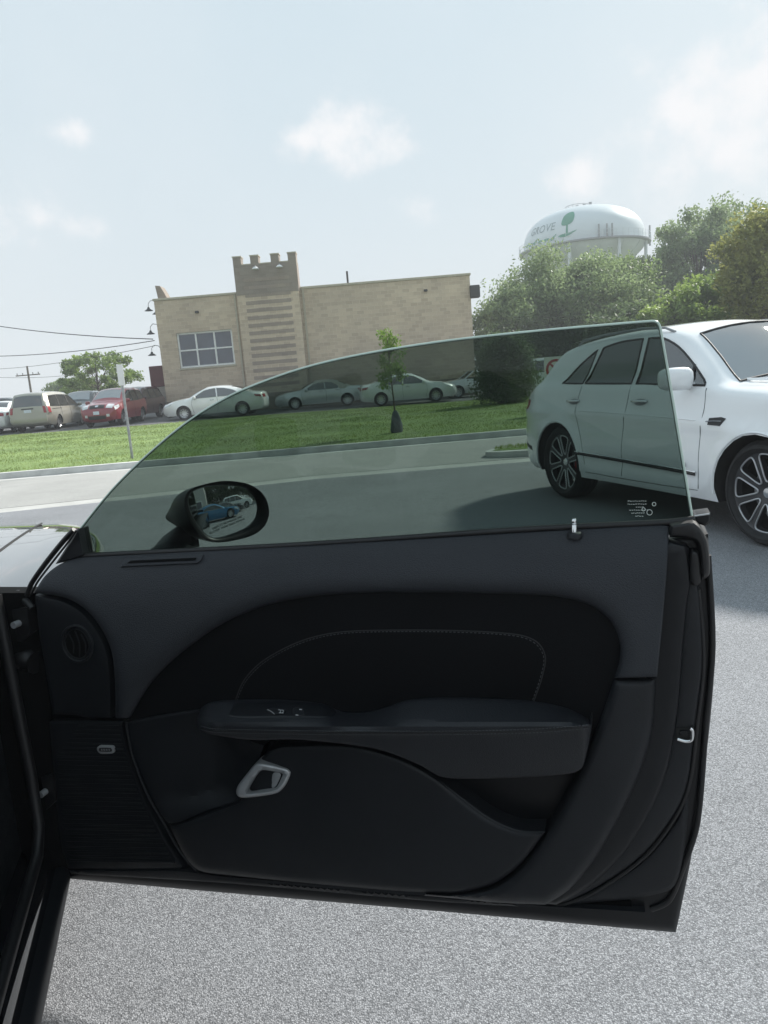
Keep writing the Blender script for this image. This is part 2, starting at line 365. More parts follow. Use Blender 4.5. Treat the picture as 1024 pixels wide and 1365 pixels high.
def lawn_z(x, t): return .125 + (zlot(x) + .02 - .125) * min(1, t * 1.05) + .10 * math.sin(math.pi * t) ** 2 * (.6 + .4 * math.sin(x * .3))
sheet('lawn', XS, lambda x: kerb_y(x) + .18, lawn_y, 14, lawn_z, M_TURF)
sheet('far_parking_lot', XS, lawn_y, lambda x: 62, 4, lambda x, t: zlot(x) + .25 * t, M_FARLOT)
def add_grass():
    rs = np.random.RandomState(5); n = 105000
    x = rs.uniform(-24, 12, n); t = rs.uniform(0, 1, n) ** 1.25
    y0 = 15.95 + .023 * x + .18; y1 = 33.2 + np.clip((x + 10.5) * .5, 0, 2.2); y = y0 + (y1 - y0) * t
    zl = np.clip(.15 - .011 * x, -.02, .32)
    z = .125 + (zl + .02 - .125) * np.minimum(1, t * 1.05) + .10 * np.sin(np.pi * t) ** 2 * (.6 + .4 * np.sin(x * .3)) - .008
    # the planted strip by the driveway as well
    h = rs.uniform(.02, .052, n) * (1 + .35 * np.sin(x * 1.3) * np.sin(y * 1.7)); w = rs.uniform(.006, .016, n) * (1 + t); a = rs.uniform(0, 2 * np.pi, n)
    lx, ly = rs.normal(0, .025, n), rs.normal(0, .025, n)
    V = np.empty((n, 3, 3)); V[:, 0] = np.stack([x - w * np.cos(a), y - w * np.sin(a), z], 1); V[:, 1] = np.stack([x + w * np.cos(a), y + w * np.sin(a), z], 1); V[:, 2] = np.stack([x + lx, y + ly, z + h], 1)
    o = put('grass', np_mesh('grass', V.reshape(-1, 3), np.arange(n * 3).reshape(-1, 3)), M_BLADE)
    tag(o, 'mown bright green grass on the lawn across the street', 'grass', kind='stuff')
add_grass()
# planted strip between street and near lot, its end at the driveway mouth
def verge():
    out = [(1.75, 12.35), (1.95, 12.15), (2.6, 12.02), (6, 12.0), (14, 12.05), (30, 12.1), (30, 13.0), (14, 12.95), (6, 12.9), (2.6, 12.85), (1.95, 12.7)]
    P = spline(out, 5, True); c = P.mean(0); n = len(P)
    V = [(x, y, 0.0) for x, y in P]; V += [(x, y, .11) for x, y in P]
    cen = np.array([[min(max(x, 2.3), 29.5), 12.47] for x, y in P]); dv = cen - P; l = np.hypot(dv[:, 0], dv[:, 1])[:, None] + 1e-9
    I = P + dv / l * .14; V += [(x, y, .115) for x, y in I]
    F = [(i, (i+1) % n, (i+1) % n + n, i + n) for i in range(n)] + [(i + n, (i+1) % n + n, (i+1) % n + 2*n, i + 2*n) for i in range(n)]
    tag(put('verge_kerb', mesh('verge_kerb', V, F, True, 40), M_KERB), kind='structure')
    V2, T, _ = cdt([I], .35); V2z = [(x, y, .118 + .05 * min(1, d / .2)) for (x, y), d in zip(V2, seg_dist(V2, I))]
    tag(put('verge', mesh('verge', V2z, T, True), M_TURF), kind='structure')
    rs = np.random.RandomState(9); n = 9000; Q = np.stack([rs.uniform(1.9, 12, n), rs.uniform(12.1, 12.9, n)], 1); Q = Q[inside(Q, I)]; n = len(Q)
    h = rs.uniform(.03, .07, n); w = .007; a = rs.uniform(0, 6.3, n); V = np.empty((n, 3, 3)); z = np.full(n, .14)
    V[:, 0] = np.stack([Q[:, 0] - w*np.cos(a), Q[:, 1] - w*np.sin(a), z], 1); V[:, 1] = np.stack([Q[:, 0] + w*np.cos(a), Q[:, 1] + w*np.sin(a), z], 1); V[:, 2] = np.stack([Q[:, 0], Q[:, 1] + rs.normal(0, .02, n), z + h], 1)
    tag(put('grass', np_mesh('verge_grass', V.reshape(-1, 3), np.arange(n*3).reshape(-1, 3)), M_BLADE), 'grass on the narrow kerbed strip beside the driveway mouth', 'grass', kind='stuff')
verge()
# ------------------------------------------------------------------ brick building with the crenellated tower
def brick_mat(name, c1, c2, mortar, w=.40, h=.195):
    M = bpy.data.materials.new(name); M.use_nodes = True; nt = M.node_tree; N = nt.nodes; L = nt.links; b = N['Principled BSDF']; b.inputs['Roughness'].default_value = .9
    tc = N.new('ShaderNodeTexCoord'); sp = N.new('ShaderNodeSeparateXYZ'); cb = N.new('ShaderNodeCombineXYZ'); ad = N.new('ShaderNodeMath')
    L.new(tc.outputs['Object'], sp.inputs[0]); L.new(sp.outputs[0], ad.inputs[0]); L.new(sp.outputs[1], ad.inputs[1]); L.new(ad.outputs[0], cb.inputs[0]); L.new(sp.outputs[2], cb.inputs[1])
    br = N.new('ShaderNodeTexBrick'); L.new(cb.outputs[0], br.inputs['Vector']); br.inputs['Scale'].default_value = 1
    br.inputs['Brick Width'].default_value = w; br.inputs['Row Height'].default_value = h; br.inputs['Mortar Size'].default_value = .012; br.inputs['Mortar Smooth'].default_value = .3; br.inputs['Bias'].default_value = 0
    br.inputs['Color1'].default_value = (*c1, 1); br.inputs['Color2'].default_value = (*c2, 1); br.inputs['Mortar'].default_value = (*mortar, 1)
    n = N.new('ShaderNodeTexNoise'); n.inputs['Scale'].default_value = .45; n.inputs['Detail'].default_value = 6; L.new(tc.outputs['Object'], n.inputs[0])
    r = N.new('ShaderNodeValToRGB'); r.color_ramp.elements[0].color = (.86, .85, .86, 1); r.color_ramp.elements[1].color = (1.1, 1.09, 1.07, 1); r.color_ramp.elements[0].position = .3; r.color_ramp.elements[1].position = .7; L.new(n.outputs[0], r.inputs[0])
    mx = N.new('ShaderNodeMix'); mx.data_type = 'RGBA'; mx.blend_type = 'MULTIPLY'; mx.inputs[0].default_value = 1; L.new(br.outputs['Color'], mx.inputs[6]); L.new(r.outputs[0], mx.inputs[7]); L.new(mx.outputs[2], b.inputs['Base Color'])
    bp = N.new('ShaderNodeBump'); bp.inputs['Strength'].default_value = .6; bp.inputs['Distance'].default_value = .02; bp.invert = True; L.new(br.outputs['Fac'], bp.inputs['Height']); L.new(bp.outputs[0], b.inputs['Normal'])
    return M
M_BRICK = brick_mat('tan_block', (.57, .47, .36), (.45, .36, .275), (.60, .52, .42))
M_BROWN = brick_mat('brown_block', (.235, .195, .165), (.20, .165, .14), (.24, .2, .175))
M_GREYB = brick_mat('grey_brown_block', (.28, .24, .205), (.24, .205, .175), (.28, .245, .21))
M_BAND = brick_mat('band_block', (.32, .265, .22), (.275, .225, .19), (.33, .28, .24))
M_STONE = brick_mat('pale_stone', (.42, .38, .33), (.30, .28, .26), (.40, .38, .35), .5, .25)
M_COPE = mat('coping_metal', (.43, .39, .31), .6, var=.1)
M_WHITE = mat('white_paint', (.78, .78, .77), .45, var=.05)
M_PANE = mat('office_pane', (.05, .06, .085), .06, spec=.9, var=.3, vscale=.6)
M_DARKM = mat('dark_metal', (.03, .03, .032), .5, var=.2)
M_MAROON = mat('maroon_panel', (.11, .032, .036), .7, var=.15, vscale=2)
M_GALV = mat('galvanised_steel', (.42, .43, .44), .45, metal=.6, var=.2, vscale=12)
def building():
    BY = 43.0; x0, x1 = -11.72, 5.78; zb = -.1; zt = 6.68
    b = thing('brick_building', (0, BY, 0), 0, 'tan block building with crenellated tower and six pane window across the street', 'building')
    m = MB()                                                  # front wall is pierced by the window opening
    wx0, wx1, wz0, wz1 = -10.72, -7.62, 2.93, 4.86
    for r in ((x0, wx0, 1.15, zt), (wx1, x1, 1.15, zt), (wx0, wx1, 1.15, wz0), (wx0, wx1, wz1, zt)): m.box(r[0], r[1], 0, .3, r[2], r[3])
    m.box(x0, x0 + .3, .3, 24, 1.15, zt); m.box(x1 - .3, x1, .3, 24, 1.15, zt); m.box(x0, x1, 24, 24.3, 1.15, zt); m.box(x0 + .3, x1 - .3, .3, 24, zt - .5, zt - .4)
    wall = m.build('wall', M_BRICK, b)
    MB().box(x0 - .03, x1 + .03, -.03, 24.3, zb, 1.15).build('base_course', M_BROWN, b)
    for a, c in ((x0 - .06, -7.08), (-3.62, x1 + .06)): MB().bbox(a, c, -.07, .36, zt, zt + .12, .02).build('coping', M_COPE, b)
    MB().box(x0 - .06, x0 + .36, .36, 24.3, zt, zt + .12).build('coping', M_COPE, b); MB().box(x1 - .36, x1 + .06, .36, 24.3, zt, zt + .12).build('coping', M_COPE, b)
    # window
    w = MB().bbox(wx0, wx1, .1, .2, wz0, wz0 + .1, .015).bbox(wx0, wx1, .1, .2, wz1 - .1, wz1, .015).bbox(wx0, wx0 + .1, .1, .2, wz0 + .1, wz1 - .1, .015).bbox(wx1 - .1, wx1, .1, .2, wz0 + .1, wz1 - .1, .015)
    for k in (1, 2): xx = wx0 + (wx1 - wx0) * k / 3; w.bbox(xx - .045, xx + .045, .11, .19, wz0 + .1, wz1 - .1, .01)
    zz = (wz0 + wz1) / 2; w.bbox(wx0 + .1, wx1 - .1, .12, .185, zz - .04, zz + .04, .01)
    wo = w.build('window', M_WHITE, b)
    for k in range(3):
        for j in range(2):
            a = wx0 + (wx1 - wx0) * k / 3 + .05; c = wx0 + (wx1 - wx0) * (k + 1) / 3 - .05; d = wz0 + .1 if j == 0 else zz; e = zz if j == 0 else wz1 - .1
            MB().box(a, c, .145, .16, d, e).build('pane', M_PANE, wo)
    MB().bbox(wx0 - .06, wx1 + .06, -.04, .12, wz0 - .1, wz0, .015).build('sill', M_COPE, b)
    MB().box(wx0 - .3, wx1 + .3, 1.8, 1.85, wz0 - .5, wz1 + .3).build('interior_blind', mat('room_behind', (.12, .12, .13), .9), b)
    # tower: tan lower shaft with brown course bands, grey-brown head, four merlons
    tx0, tx1, ty = -7.05, -3.66, -.42
    MB().box(tx0, tx1, ty, .6, 1.2, 6.55).build('tower', M_BRICK, b)
    MB().box(tx0 - .03, tx1 + .03, ty - .03, .6, zb, 1.2).build('tower_base', M_BROWN, b)
    hd = MB().box(tx0 - .02, tx1 + .02, ty - .02, .62, 6.55, 8.12).build('tower_head', M_GREYB, b)
    for k, z in enumerate(np.arange(1.55, 7.3, .405)):
        MB().box(tx0 + .45, tx1 - .45, ty - .014 - (.0 if z < 6.55 else .02), ty + .1, z, z + .2).build('stone_band', M_BAND, b)
    mw = .44; gaps = [tx0 - .02, tx0 + .93, tx1 - 1.35, tx1 - .42]
    for a in gaps:
        mm = MB().box(a, a + mw, ty - .02, .3, 8.12, 8.55).build('merlon', M_GREYB, b)
        MB().box(a - .03, a + mw + .03, ty - .05, .33, 8.55, 8.61).build('merlon_cap', M_COPE, mm)
    for a, c in ((gaps[0] + mw, gaps[1]), (gaps[1] + mw, gaps[2]), (gaps[2] + mw, gaps[3])): MB().box(a, c, ty - .04, .64, 8.12, 8.17).build('coping', M_COPE, b)
    for x in (-5.85, -4.55):                                  # flood lamps on the tower head
        l = MB().lathe([(.0, .1), (.1, .09), (.2, -.02), (.19, -.03), (.0, -.02)], 14, 'z', (x, ty - .28, 7.85)).build('flood_lamp', M_WHITE, b, 40)
        MB().tube([(x, ty, 7.98), (x, ty - .15, 8.02), (x, ty - .28, 7.93)], .025, 6).build('lamp_arm', M_GALV, l)
    MB().bbox(x0 + 2.2, x0 + 2.4, -.1, 0, 5.85, 5.97, .02).build('wall_light', M_DARKM, b); MB().bbox(3.2, 3.4, -.1, 0, 6.0, 6.12, .02).build('wall_light', M_DARKM, b)
    for q in (-3.52, -7.3): MB().box(q, q + .1, -.06, 0, 1.2, zt).build('downpipe', M_COPE, b)
    MB().tube([(-1.0, 2.2, zt - .3), (-1.0, 2.2, zt + 1.05)], .06, 8).build('roof_vent_pipe', M_DARKM, b)
    MB().bbox(x1 - .05, x1 + .5, -.25, .3, 5.45, 6.12, .05).build('corner_light_box', M_DARKM, b)
    # left side: gable wedge, gooseneck lamps, porch pier with maroon sign board
    MB().prism([(x0 - .05, zt + .12), (x0 + .5, zt + .12), (x0 + .32, zt + .55), (x0 + .12, zt + .95), (x0 - .15, zt + .98)], 1.2, 2.2).build('parapet_wedge', M_GREYB, b)
    for y, z in ((1.0, 6.35), (2.5, 6.3), (.8, 5.05), (.5, 3.85)):
        l = MB().lathe([(.0, .16), (.05, .15), (.08, .06), (.24, -.05), (.23, -.06), (.0, -.0)], 16, 'z', (x0 - .62, y, z)).build('gooseneck_lamp', M_DARKM, b, 40)
        MB().tube([(x0, y, z + .12), (x0 - .2, y, z + .45), (x0 - .45, y, z + .5), (x0 - .6, y, z + .35), (x0 - .62, y, z + .1)], .022, 6).build('lamp_arm', M_GALV, l)
    MB().box(x0 - .78, x0 - .01, .9, 1.7, zb, 2.05).build('porch_pier', M_STONE, b)
    MB().bbox(x0 - 1.0, x0 - .05, .8, 1.85, 2.05, 3.22, .03).build('sign_board', M_MAROON, b)
building()
# ------------------------------------------------------------------ water tower
M_TANK = mat('tank_white', (.62, .68, .70), .28, var=.05, vscale=.12, coat=.3)
M_TANKB = mat('tank_bowl', (.60, .645, .66), .5, var=.08, vscale=.2)
M_TGREEN = mat('tank_green', (.03, .26, .16), .5, var=.1, vscale=.5)
M_TGREY = mat('tank_lettering', (.22, .30, .31), .5, var=.1)
M_STEEL = mat('grey_steel', (.25, .26, .27), .5, var=.15)
def water_tower():
    cx, cy, zr = 36.7, 130.0, 20.1; RR = 9.85; H1 = 6.35
    t = thing('water_tower', (cx, cy, 0), 0, 'white water tower with green tree emblem rising behind the trees', 'water tower')
    def prof(z):                                              # upper shell radius by height above the ring
        return RR * (1 - (max(0, z) / H1) ** 2.5) ** .40
    P = [(prof(z), zr + z) for z in list(np.linspace(0, H1 * .8, 14)) + [H1 * k for k in (.86, .91, .95, .98, .993, .9995)]] + [(.01, zr + H1)]
    MB().lathe(P, 72).build('tank_shell', M_TANK, t, 60)
    B = [(RR * math.cos(a), zr - 4.3 * math.sin(a) ** 1.25) for a in np.linspace(0, math.pi / 2 * .82, 12)]; B += [(2.2, zr - 4.6), (2.2, -.1)]
    MB().lathe(B, 72).build('tank_bowl', M_TANKB, t, 60)
    MB().lathe([(RR - .1, zr - .25), (RR + .75, zr - .2), (RR + .75, zr + .02), (RR - .1, zr + .05)], 72).build('balcony_ring', M_STEEL, t)
    rail = MB()
    for h in (.55, 1.1): rail.tube([((RR + .7) * math.cos(a), (RR + .7) * math.sin(a), zr + h) for a in np.linspace(0, 2 * math.pi, 72, endpoint=False)], .022, 4, closed=True)
    for a in np.linspace(0, 2 * math.pi, 60, endpoint=False): rail.tube([((RR + .7) * math.cos(a), (RR + .7) * math.sin(a), zr), ((RR + .7) * math.cos(a), (RR + .7) * math.sin(a), zr + 1.1)], .03, 4)
    rail.build('handrail', M_TANKB, t)
    for k in range(8):
        a = 2 * math.pi * (k + .37) / 8; x, y = RR * math.cos(a), RR * math.sin(a)
        MB().tube([(x, y, -.1), (x, y, zr)], .26, 12).build('leg', M_TANKB, t, 50)
        a2 = a + 2 * math.pi / 8; MB().tube([(x, y, zr - 7), (RR * math.cos(a2), RR * math.sin(a2), zr - 13)], .05, 5).build('brace_rod', M_STEEL, t)
    for k in range(16):                                       # bowl ribs
        a = 2 * math.pi * k / 16
        MB().tube([((RR * math.cos(q) + .04) * math.cos(a), (RR * math.cos(q) + .04) * math.sin(a), zr - 4.35 * math.sin(q) ** 1.25) for q in np.linspace(0.02, math.pi / 2 * .8, 8)], .06, 5).build('bowl_rib', M_TANKB, t)
    r2 = MB()
    for h in (.5,): r2.tube([(1.9 * math.cos(a) - .8, 1.9 * math.sin(a), zr + H1 + h - .1) for a in np.linspace(0, 2 * math.pi, 28, endpoint=False)], .04, 4, closed=True)
    for a in np.linspace(0, 2 * math.pi, 14, endpoint=False): r2.tube([(1.9 * math.cos(a) - .8, 1.9 * math.sin(a), zr + H1 - .4), (1.9 * math.cos(a) - .8, 1.9 * math.sin(a), zr + H1 + .45)], .04, 4)
    for x, h in ((-.9, .5), (.3, .6), (1.3, .85)): r2.box(x - .2, x + .2, -.2, .2, zr + H1 - .1, zr + H1 + h)
    r2.build('roof_rail', M_STEEL, t)
    for a in (-1.62, -1.5, -1.42): MB().box((RR + .5) * math.cos(a) - .1, (RR + .5) * math.cos(a) + .1, (RR + .5) * math.sin(a) - .1, (RR + .5) * math.sin(a) + .1, zr, zr + 1.9).build('antenna', M_STEEL, t)
    a = -.12; MB().box((RR + .8) * math.cos(a) - .12, (RR + .8) * math.cos(a) + .12, (RR + .8) * math.sin(a) - .1, (RR + .8) * math.sin(a) + .1, zr - .6, zr + 2.6).build('antenna', M_STEEL, t)
    def wrap(V, F, a0, z0, name, m, off=.05):
        W = []
        for v in V:
            z = z0 + v[1]; r = prof(z) + off; a = a0 + v[0] / RR; W.append((r * math.cos(a), r * math.sin(a), zr + z))
        put(name, mesh(name, W, F), m, t)
    AE = R(-131)
    V, F = text_mesh('GROVE', 1.75, align='RIGHT'); wrap(V, F, AE - .02, 2.15, 'lettering', M_TGREY)
    # tree emblem: square crown, stem, ground strokes; leafy flourish below the name
    def blob(pts): return [(x, y, 0) for x, y in spline(pts, 4, True)]
    def flat(pts, nm, a0, m=M_TGREEN):
        P = blob(pts); V2, T, _ = cdt([np.array([(p[0], p[1]) for p in P])], .35); wrap([(x, y) for x, y in V2], T, a0, 0, nm, m)
    flat([(.9, 2.7), (1.0, 4.0), (1.6, 4.5), (2.6, 4.6), (2.95, 3.9), (2.7, 2.9), (1.8, 2.5)], 'emblem_crown', AE)
    flat([(1.72, 1.2), (1.74, 2.6), (1.98, 2.6), (2.0, 1.2)], 'emblem_stem', AE)
    flat([(.4, .95), (1.3, 1.25), (2.3, 1.3), (3.4, 1.55), (2.4, 1.0), (1.4, .75)], 'emblem_ground', AE)
    for k in range(6):
        s = -1.0 - k * 1.25; flat([(s, .75 + .12 * (k % 2)), (s + .5, 1.05), (s + 1.15, .95 + .5 * (k % 3 == 0)), (s + .7, .7), (s + .3, .55)], 'emblem_leaf', AE)
water_tower()
# ------------------------------------------------------------------ trees
M_BARK = mat('bark', (.11, .085, .065), .9, var=.35, vscale=6, bump=.6, bscale=14, stretch=(1, 1, .3))
LEAF = {'mid': leaf_mat('leaf_mid', (.13, .19, .07), (.26, .35, .13), .5, (.34, .41, .19)), 'dark': leaf_mat('leaf_dark', (.07, .105, .05), (.15, .21, .09), .6),
        'light': leaf_mat('leaf_light', (.15, .23, .055), (.29, .39, .10), .6, (.36, .43, .16)), 'olive': leaf_mat('leaf_olive', (.18, .20, .055), (.36, .36, .11), .5, (.42, .35, .18)),
        'grey': leaf_mat('leaf_grey', (.155, .215, .10), (.31, .40, .19), .6, (.42, .49, .27)), 'young': leaf_mat('leaf_young', (.12, .20, .035), (.22, .33, .065), 3)}
def tree(base, h, rx, ry, z0, leafm, label, nleaf=14000, leaf=.16, ntip=46, seed=0, group=None, trunk=.16, name='tree', shape=1.0, clump=.62, gapz=0.0):
    rs = np.random.RandomState(seed); t = thing(name, base, 0, label, 'tree', group)
    # crown tips within an uneven ellipsoid
    tips = []; lob = rs.uniform(0, 2 * np.pi, 4)
    cz = (z0 + h) / 2; rz = (h - z0) / 2
    tries = 0
    while len(tips) < ntip and tries < 6000:
        tries += 1
        v = rs.normal(size=3); v /= np.linalg.norm(v); r = rs.uniform(.35, 1) ** .5
        az = math.atan2(v[1], v[0]); k = 1 + .16 * math.sin(2 * az + lob[0]) + .12 * math.sin(3 * az + lob[1]) + .12 * math.sin(4 * v[2] + lob[2])
        p = np.array([v[0] * rx * r * k, v[1] * ry * r * k, cz + v[2] * rz * r * (1 if v[2] < 0 else shape)])
        if p[2] > h: p[2] = h - rs.uniform(0, .1) * h
        if all(np.linalg.norm((p - q) / (rx, ry, rz)) > .2 for q in tips): tips.append(p)
    tr = MB(); lean = rs.normal(0, .04, 2) * h
    top = np.array([lean[0], lean[1], z0 + (h - z0) * .75])
    def tp(s): return np.array([lean[0] * s * s, lean[1] * s * s, s * top[2]])
    tr.tube([tuple(tp(s)) for s in np.linspace(-.02, 1, 9)], [trunk * (1 - .8 * s) * (1.35 if s < .05 else 1) for s in np.linspace(0, 1, 9)], 9)
    for p in tips:
        s = min(.95, max(.22, (p[2] * .62 - .1 * h + z0 * .25) / top[2])); a = tp(s); mid = (a + p) / 2 + np.array([0, 0, -.06 * h]) + rs.normal(0, .05, 3) * rx
        q = [a, a * .55 + mid * .45 + np.array([0, 0, .02 * h]), mid * .55 + p * .45, p]; r0 = trunk * .34 * (1 - .5 * s)
        tr.tube([tuple(x) for x in spline([tuple(x) for x in q], 2)], [r0 * (1 - .85 * k / 6) for k in range(7)], 5, cap=False)
    tr.build('trunk', M_BARK, t, 60)
    # leaves in clumps round the tips
    k = nleaf // len(tips); C = []; 
    for p in tips:
        rc = clump * rs.uniform(.7, 1.3) * (rx + ry + rz) / 3 * .52; d = rs.normal(size=(k, 3)); d /= np.linalg.norm(d, axis=1)[:, None]
        d *= (rs.uniform(0, 1, k) ** .45)[:, None] * np.array([1, 1, .8]) * rc * (1 + .35 * np.sin(d[:, 0:1] * 5 + rs.uniform(0, 6)) * np.cos(d[:, 1:2] * 4)); C.append(p + d)
    C = np.concatenate(C); C = C[C[:, 2] > gapz]; n = len(C)
    u = rs.normal(size=(n, 3)); u /= np.linalg.norm(u, axis=1)[:, None]; w = rs.normal(size=(n, 3)); w[:, 2] *= .6; w -= u * (u * w).sum(1)[:, None]; w /= np.linalg.norm(w, axis=1)[:, None]
    L_ = leaf * rs.uniform(.6, 1.3, n)[:, None]
    V = np.empty((n, 4, 3)); V[:, 0] = C - u * L_; V[:, 1] = C + w * L_ * .5; V[:, 2] = C + u * L_; V[:, 3] = C - w * L_ * .5
    put('crown', np_mesh('crown', V.reshape(-1, 3), np.arange(n * 4).reshape(-1, 4)), LEAF[leafm], t)
    return t
G_T = 'trees beyond the far parking lot'
tree((14.0, 56, 0), 9.3, 4.2, 4, .8, 'grey', 'grey green broad tree right of the tan building, below the water tower', 46000, .13, 84, 1, G_T, .25)
tree((18.4, 58, 0), 9.3, 3.4, 3.2, .8, 'mid', 'full mid green tree under the right side of the water tank', 34000, .13, 62, 2, G_T, .22)
tree((9.5, 53, 0), 6.6, 2.8, 2.6, .5, 'grey', 'lower grey green tree touching the right end of the tan building', 27000, .12, 52, 3, G_T, .18)
tree((15.6, 47, 0), 4.6, 3.0, 2.4, .2, 'dark', 'dark rounded tree behind the rear of the white SUV', 15000, .14, 40, 4, G_T, .15)
tree((19.3, 45, 0), 5.9, 2.9, 2.6, .5, 'light', 'light green bushy tree above the roof of the white SUV', 26000, .13, 52, 5, G_T, .16)
tree((31.2, 72, 0), 14.1, 4.6, 4, 2.5, 'grey', 'tall airy grey green tree right of the water tower', 40000, .17, 84, 6, G_T, .3, clump=.52)
tree((26.4, 74, 0), 11.3, 3.0, 3, 1.5, 'dark', 'dark tree in the gap beside the water tank', 15000, .16, 40, 7, G_T, .24)
tree((21.7, 40, 0), 8.6, 3.1, 2.8, .6, 'olive', 'yellow olive tree at the right edge of the photo', 36000, .12, 64, 8, G_T, .2)
tree((36.5, 76, 0), 15.6, 4.6, 4, 2, 'mid', 'tall tree behind the yellow olive tree', 20000, .18, 50, 9, G_T, .3)
tree((26.5, 47, 0), 8.3, 3.4, 3, .6, 'mid', 'green tree standing just right of the yellow olive tree', 14000, .15, 44, 17, G_T, .2)
tree((-22.3, 62, .3), 5.0, 3.6, 3.2, 1.6, 'light', 'airy light green tree behind the parked minivan and red SUV', 9000, .13, 46, 10, 'trees behind the far lot', .16, clump=.36, gapz=1.4)
tree((-36.8, 92, 0), 4.3, 2.6, 2.2, .6, 'mid', 'small far tree left of the utility pole', 6000, .16, 26, 11, 'trees behind the far lot', .14)
tree((-33.5, 90, 0), 4.0, 2.2, 2.2, .6, 'mid', 'small far tree right of the utility pole', 6000, .16, 26, 12, 'trees behind the far lot', .14)
def bush(base, h, rx, ry, leafm, label, seed, n=16000, leaf=.055):
    t = thing('bush', base, 0, label, 'bush'); rs = np.random.RandomState(seed); st = MB(); C = []
    for k in range(46):
        a = rs.uniform(0, 6.28); q = rs.uniform(0, 1) ** .6; zz = rs.uniform(.1, 1) * h; rr = q * (1 - .55 * max(0, zz / h - .5)) ; p = np.array([math.cos(a) * rr * rx, math.sin(a) * rr * ry, zz])
        st.tube([(p[0] * .1, p[1] * .1, -.03), tuple(p * (.55, .55, .5)), tuple(p)], [.03, .018, .006], 5); d = rs.normal(size=(n // 46, 3)) * np.array([.24, .24, .26]); C.append(p + d)
    st.build('stems', M_BARK, t, 60); C = np.concatenate(C); C = C[C[:, 2] > .02]; n = len(C)
    u = rs.normal(size=(n, 3)); u[:, 2] += .5; u /= np.linalg.norm(u, axis=1)[:, None]; w = rs.normal(size=(n, 3)); w -= u * (u * w).sum(1)[:, None]; w /= np.linalg.norm(w, axis=1)[:, None]; L_ = leaf * rs.uniform(.6, 1.4, n)[:, None]
    V = np.empty((n, 4, 3)); V[:, 0] = C - u * L_; V[:, 1] = C + w * L_ * .45; V[:, 2] = C + u * L_; V[:, 3] = C - w * L_ * .45
    put('foliage', np_mesh('foliage', V.reshape(-1, 3), np.arange(n * 4).reshape(-1, 4)), LEAF[leafm], t)
bush((4.75, 27.4, .12), 2.1, .95, .9, 'dark', 'dense dark shrub on the lawn left of the white SUV', 31)
# young street tree with its stake and watering bag
M_BAG = mat('bag_fabric', (.06, .078, .088), .7, var=.3, vscale=10, bump=.5, bscale=12)
yt = thing('young_tree', (.45, 18.1, .13), 0, 'young thin tree with bright leaves and a dark watering bag', 'tree')
def young():
    rs = np.random.RandomState(4); tr = MB(); tr.tube([(0, 0, -.05), (.0, 0, .8), (-.04, .02, 1.5), (-.06, .02, 2.45)], [.028, .024, .018, .006], 8)
    C = []
    for k in range(26):
        z = rs.uniform(1.05, 2.3); a = rs.uniform(0, 6.28); l = (.34 if z < 1.9 else .18) * rs.uniform(.6, 1.2) * (1 if z > 1.2 else .7); p = np.array([-.03 + l * math.cos(a), l * math.sin(a), z + .15])
        tr.tube([(-.03, .01, z - .1), tuple((p + np.array([-.03, 0, z])) / 2), tuple(p)], [.008, .006, .003], 4); C.append(p + rs.normal(size=(46, 3)) * np.array([.085, .085, .085]))
    tr.build('trunk', M_BARK, yt, 60); C = np.concatenate(C); n = len(C); u = rs.normal(size=(n, 3)); u /= np.linalg.norm(u, axis=1)[:, None]; w = rs.normal(size=(n, 3)); w -= u * (u * w).sum(1)[:, None]; w /= np.linalg.norm(w, axis=1)[:, None]; L_ = .05 * rs.uniform(.7, 1.3, n)[:, None]
    V = np.empty((n, 4, 3)); V[:, 0] = C - u * L_; V[:, 1] = C + w * L_ * .55; V[:, 2] = C + u * L_; V[:, 3] = C - w * L_ * .55
    put('crown', np_mesh('crown', V.reshape(-1, 3), np.arange(n * 4).reshape(-1, 4)), LEAF['young'], yt)
    b = MB(); b.lathe([(.02, -.02), (.17, -.02), (.19, .06), (.175, .2), (.14, .36), (.09, .5), (.045, .56), (.03, .555)], 18); V = [(x * (1 + .12 * math.sin(5 * math.atan2(y, x) + z * 6)) + .02, y * .8, z) for x, y, z in b.V]; b.V = V
    b.build('watering_bag', M_BAG, yt, 60)
young(); yt.scale = (.76, .76, .96)
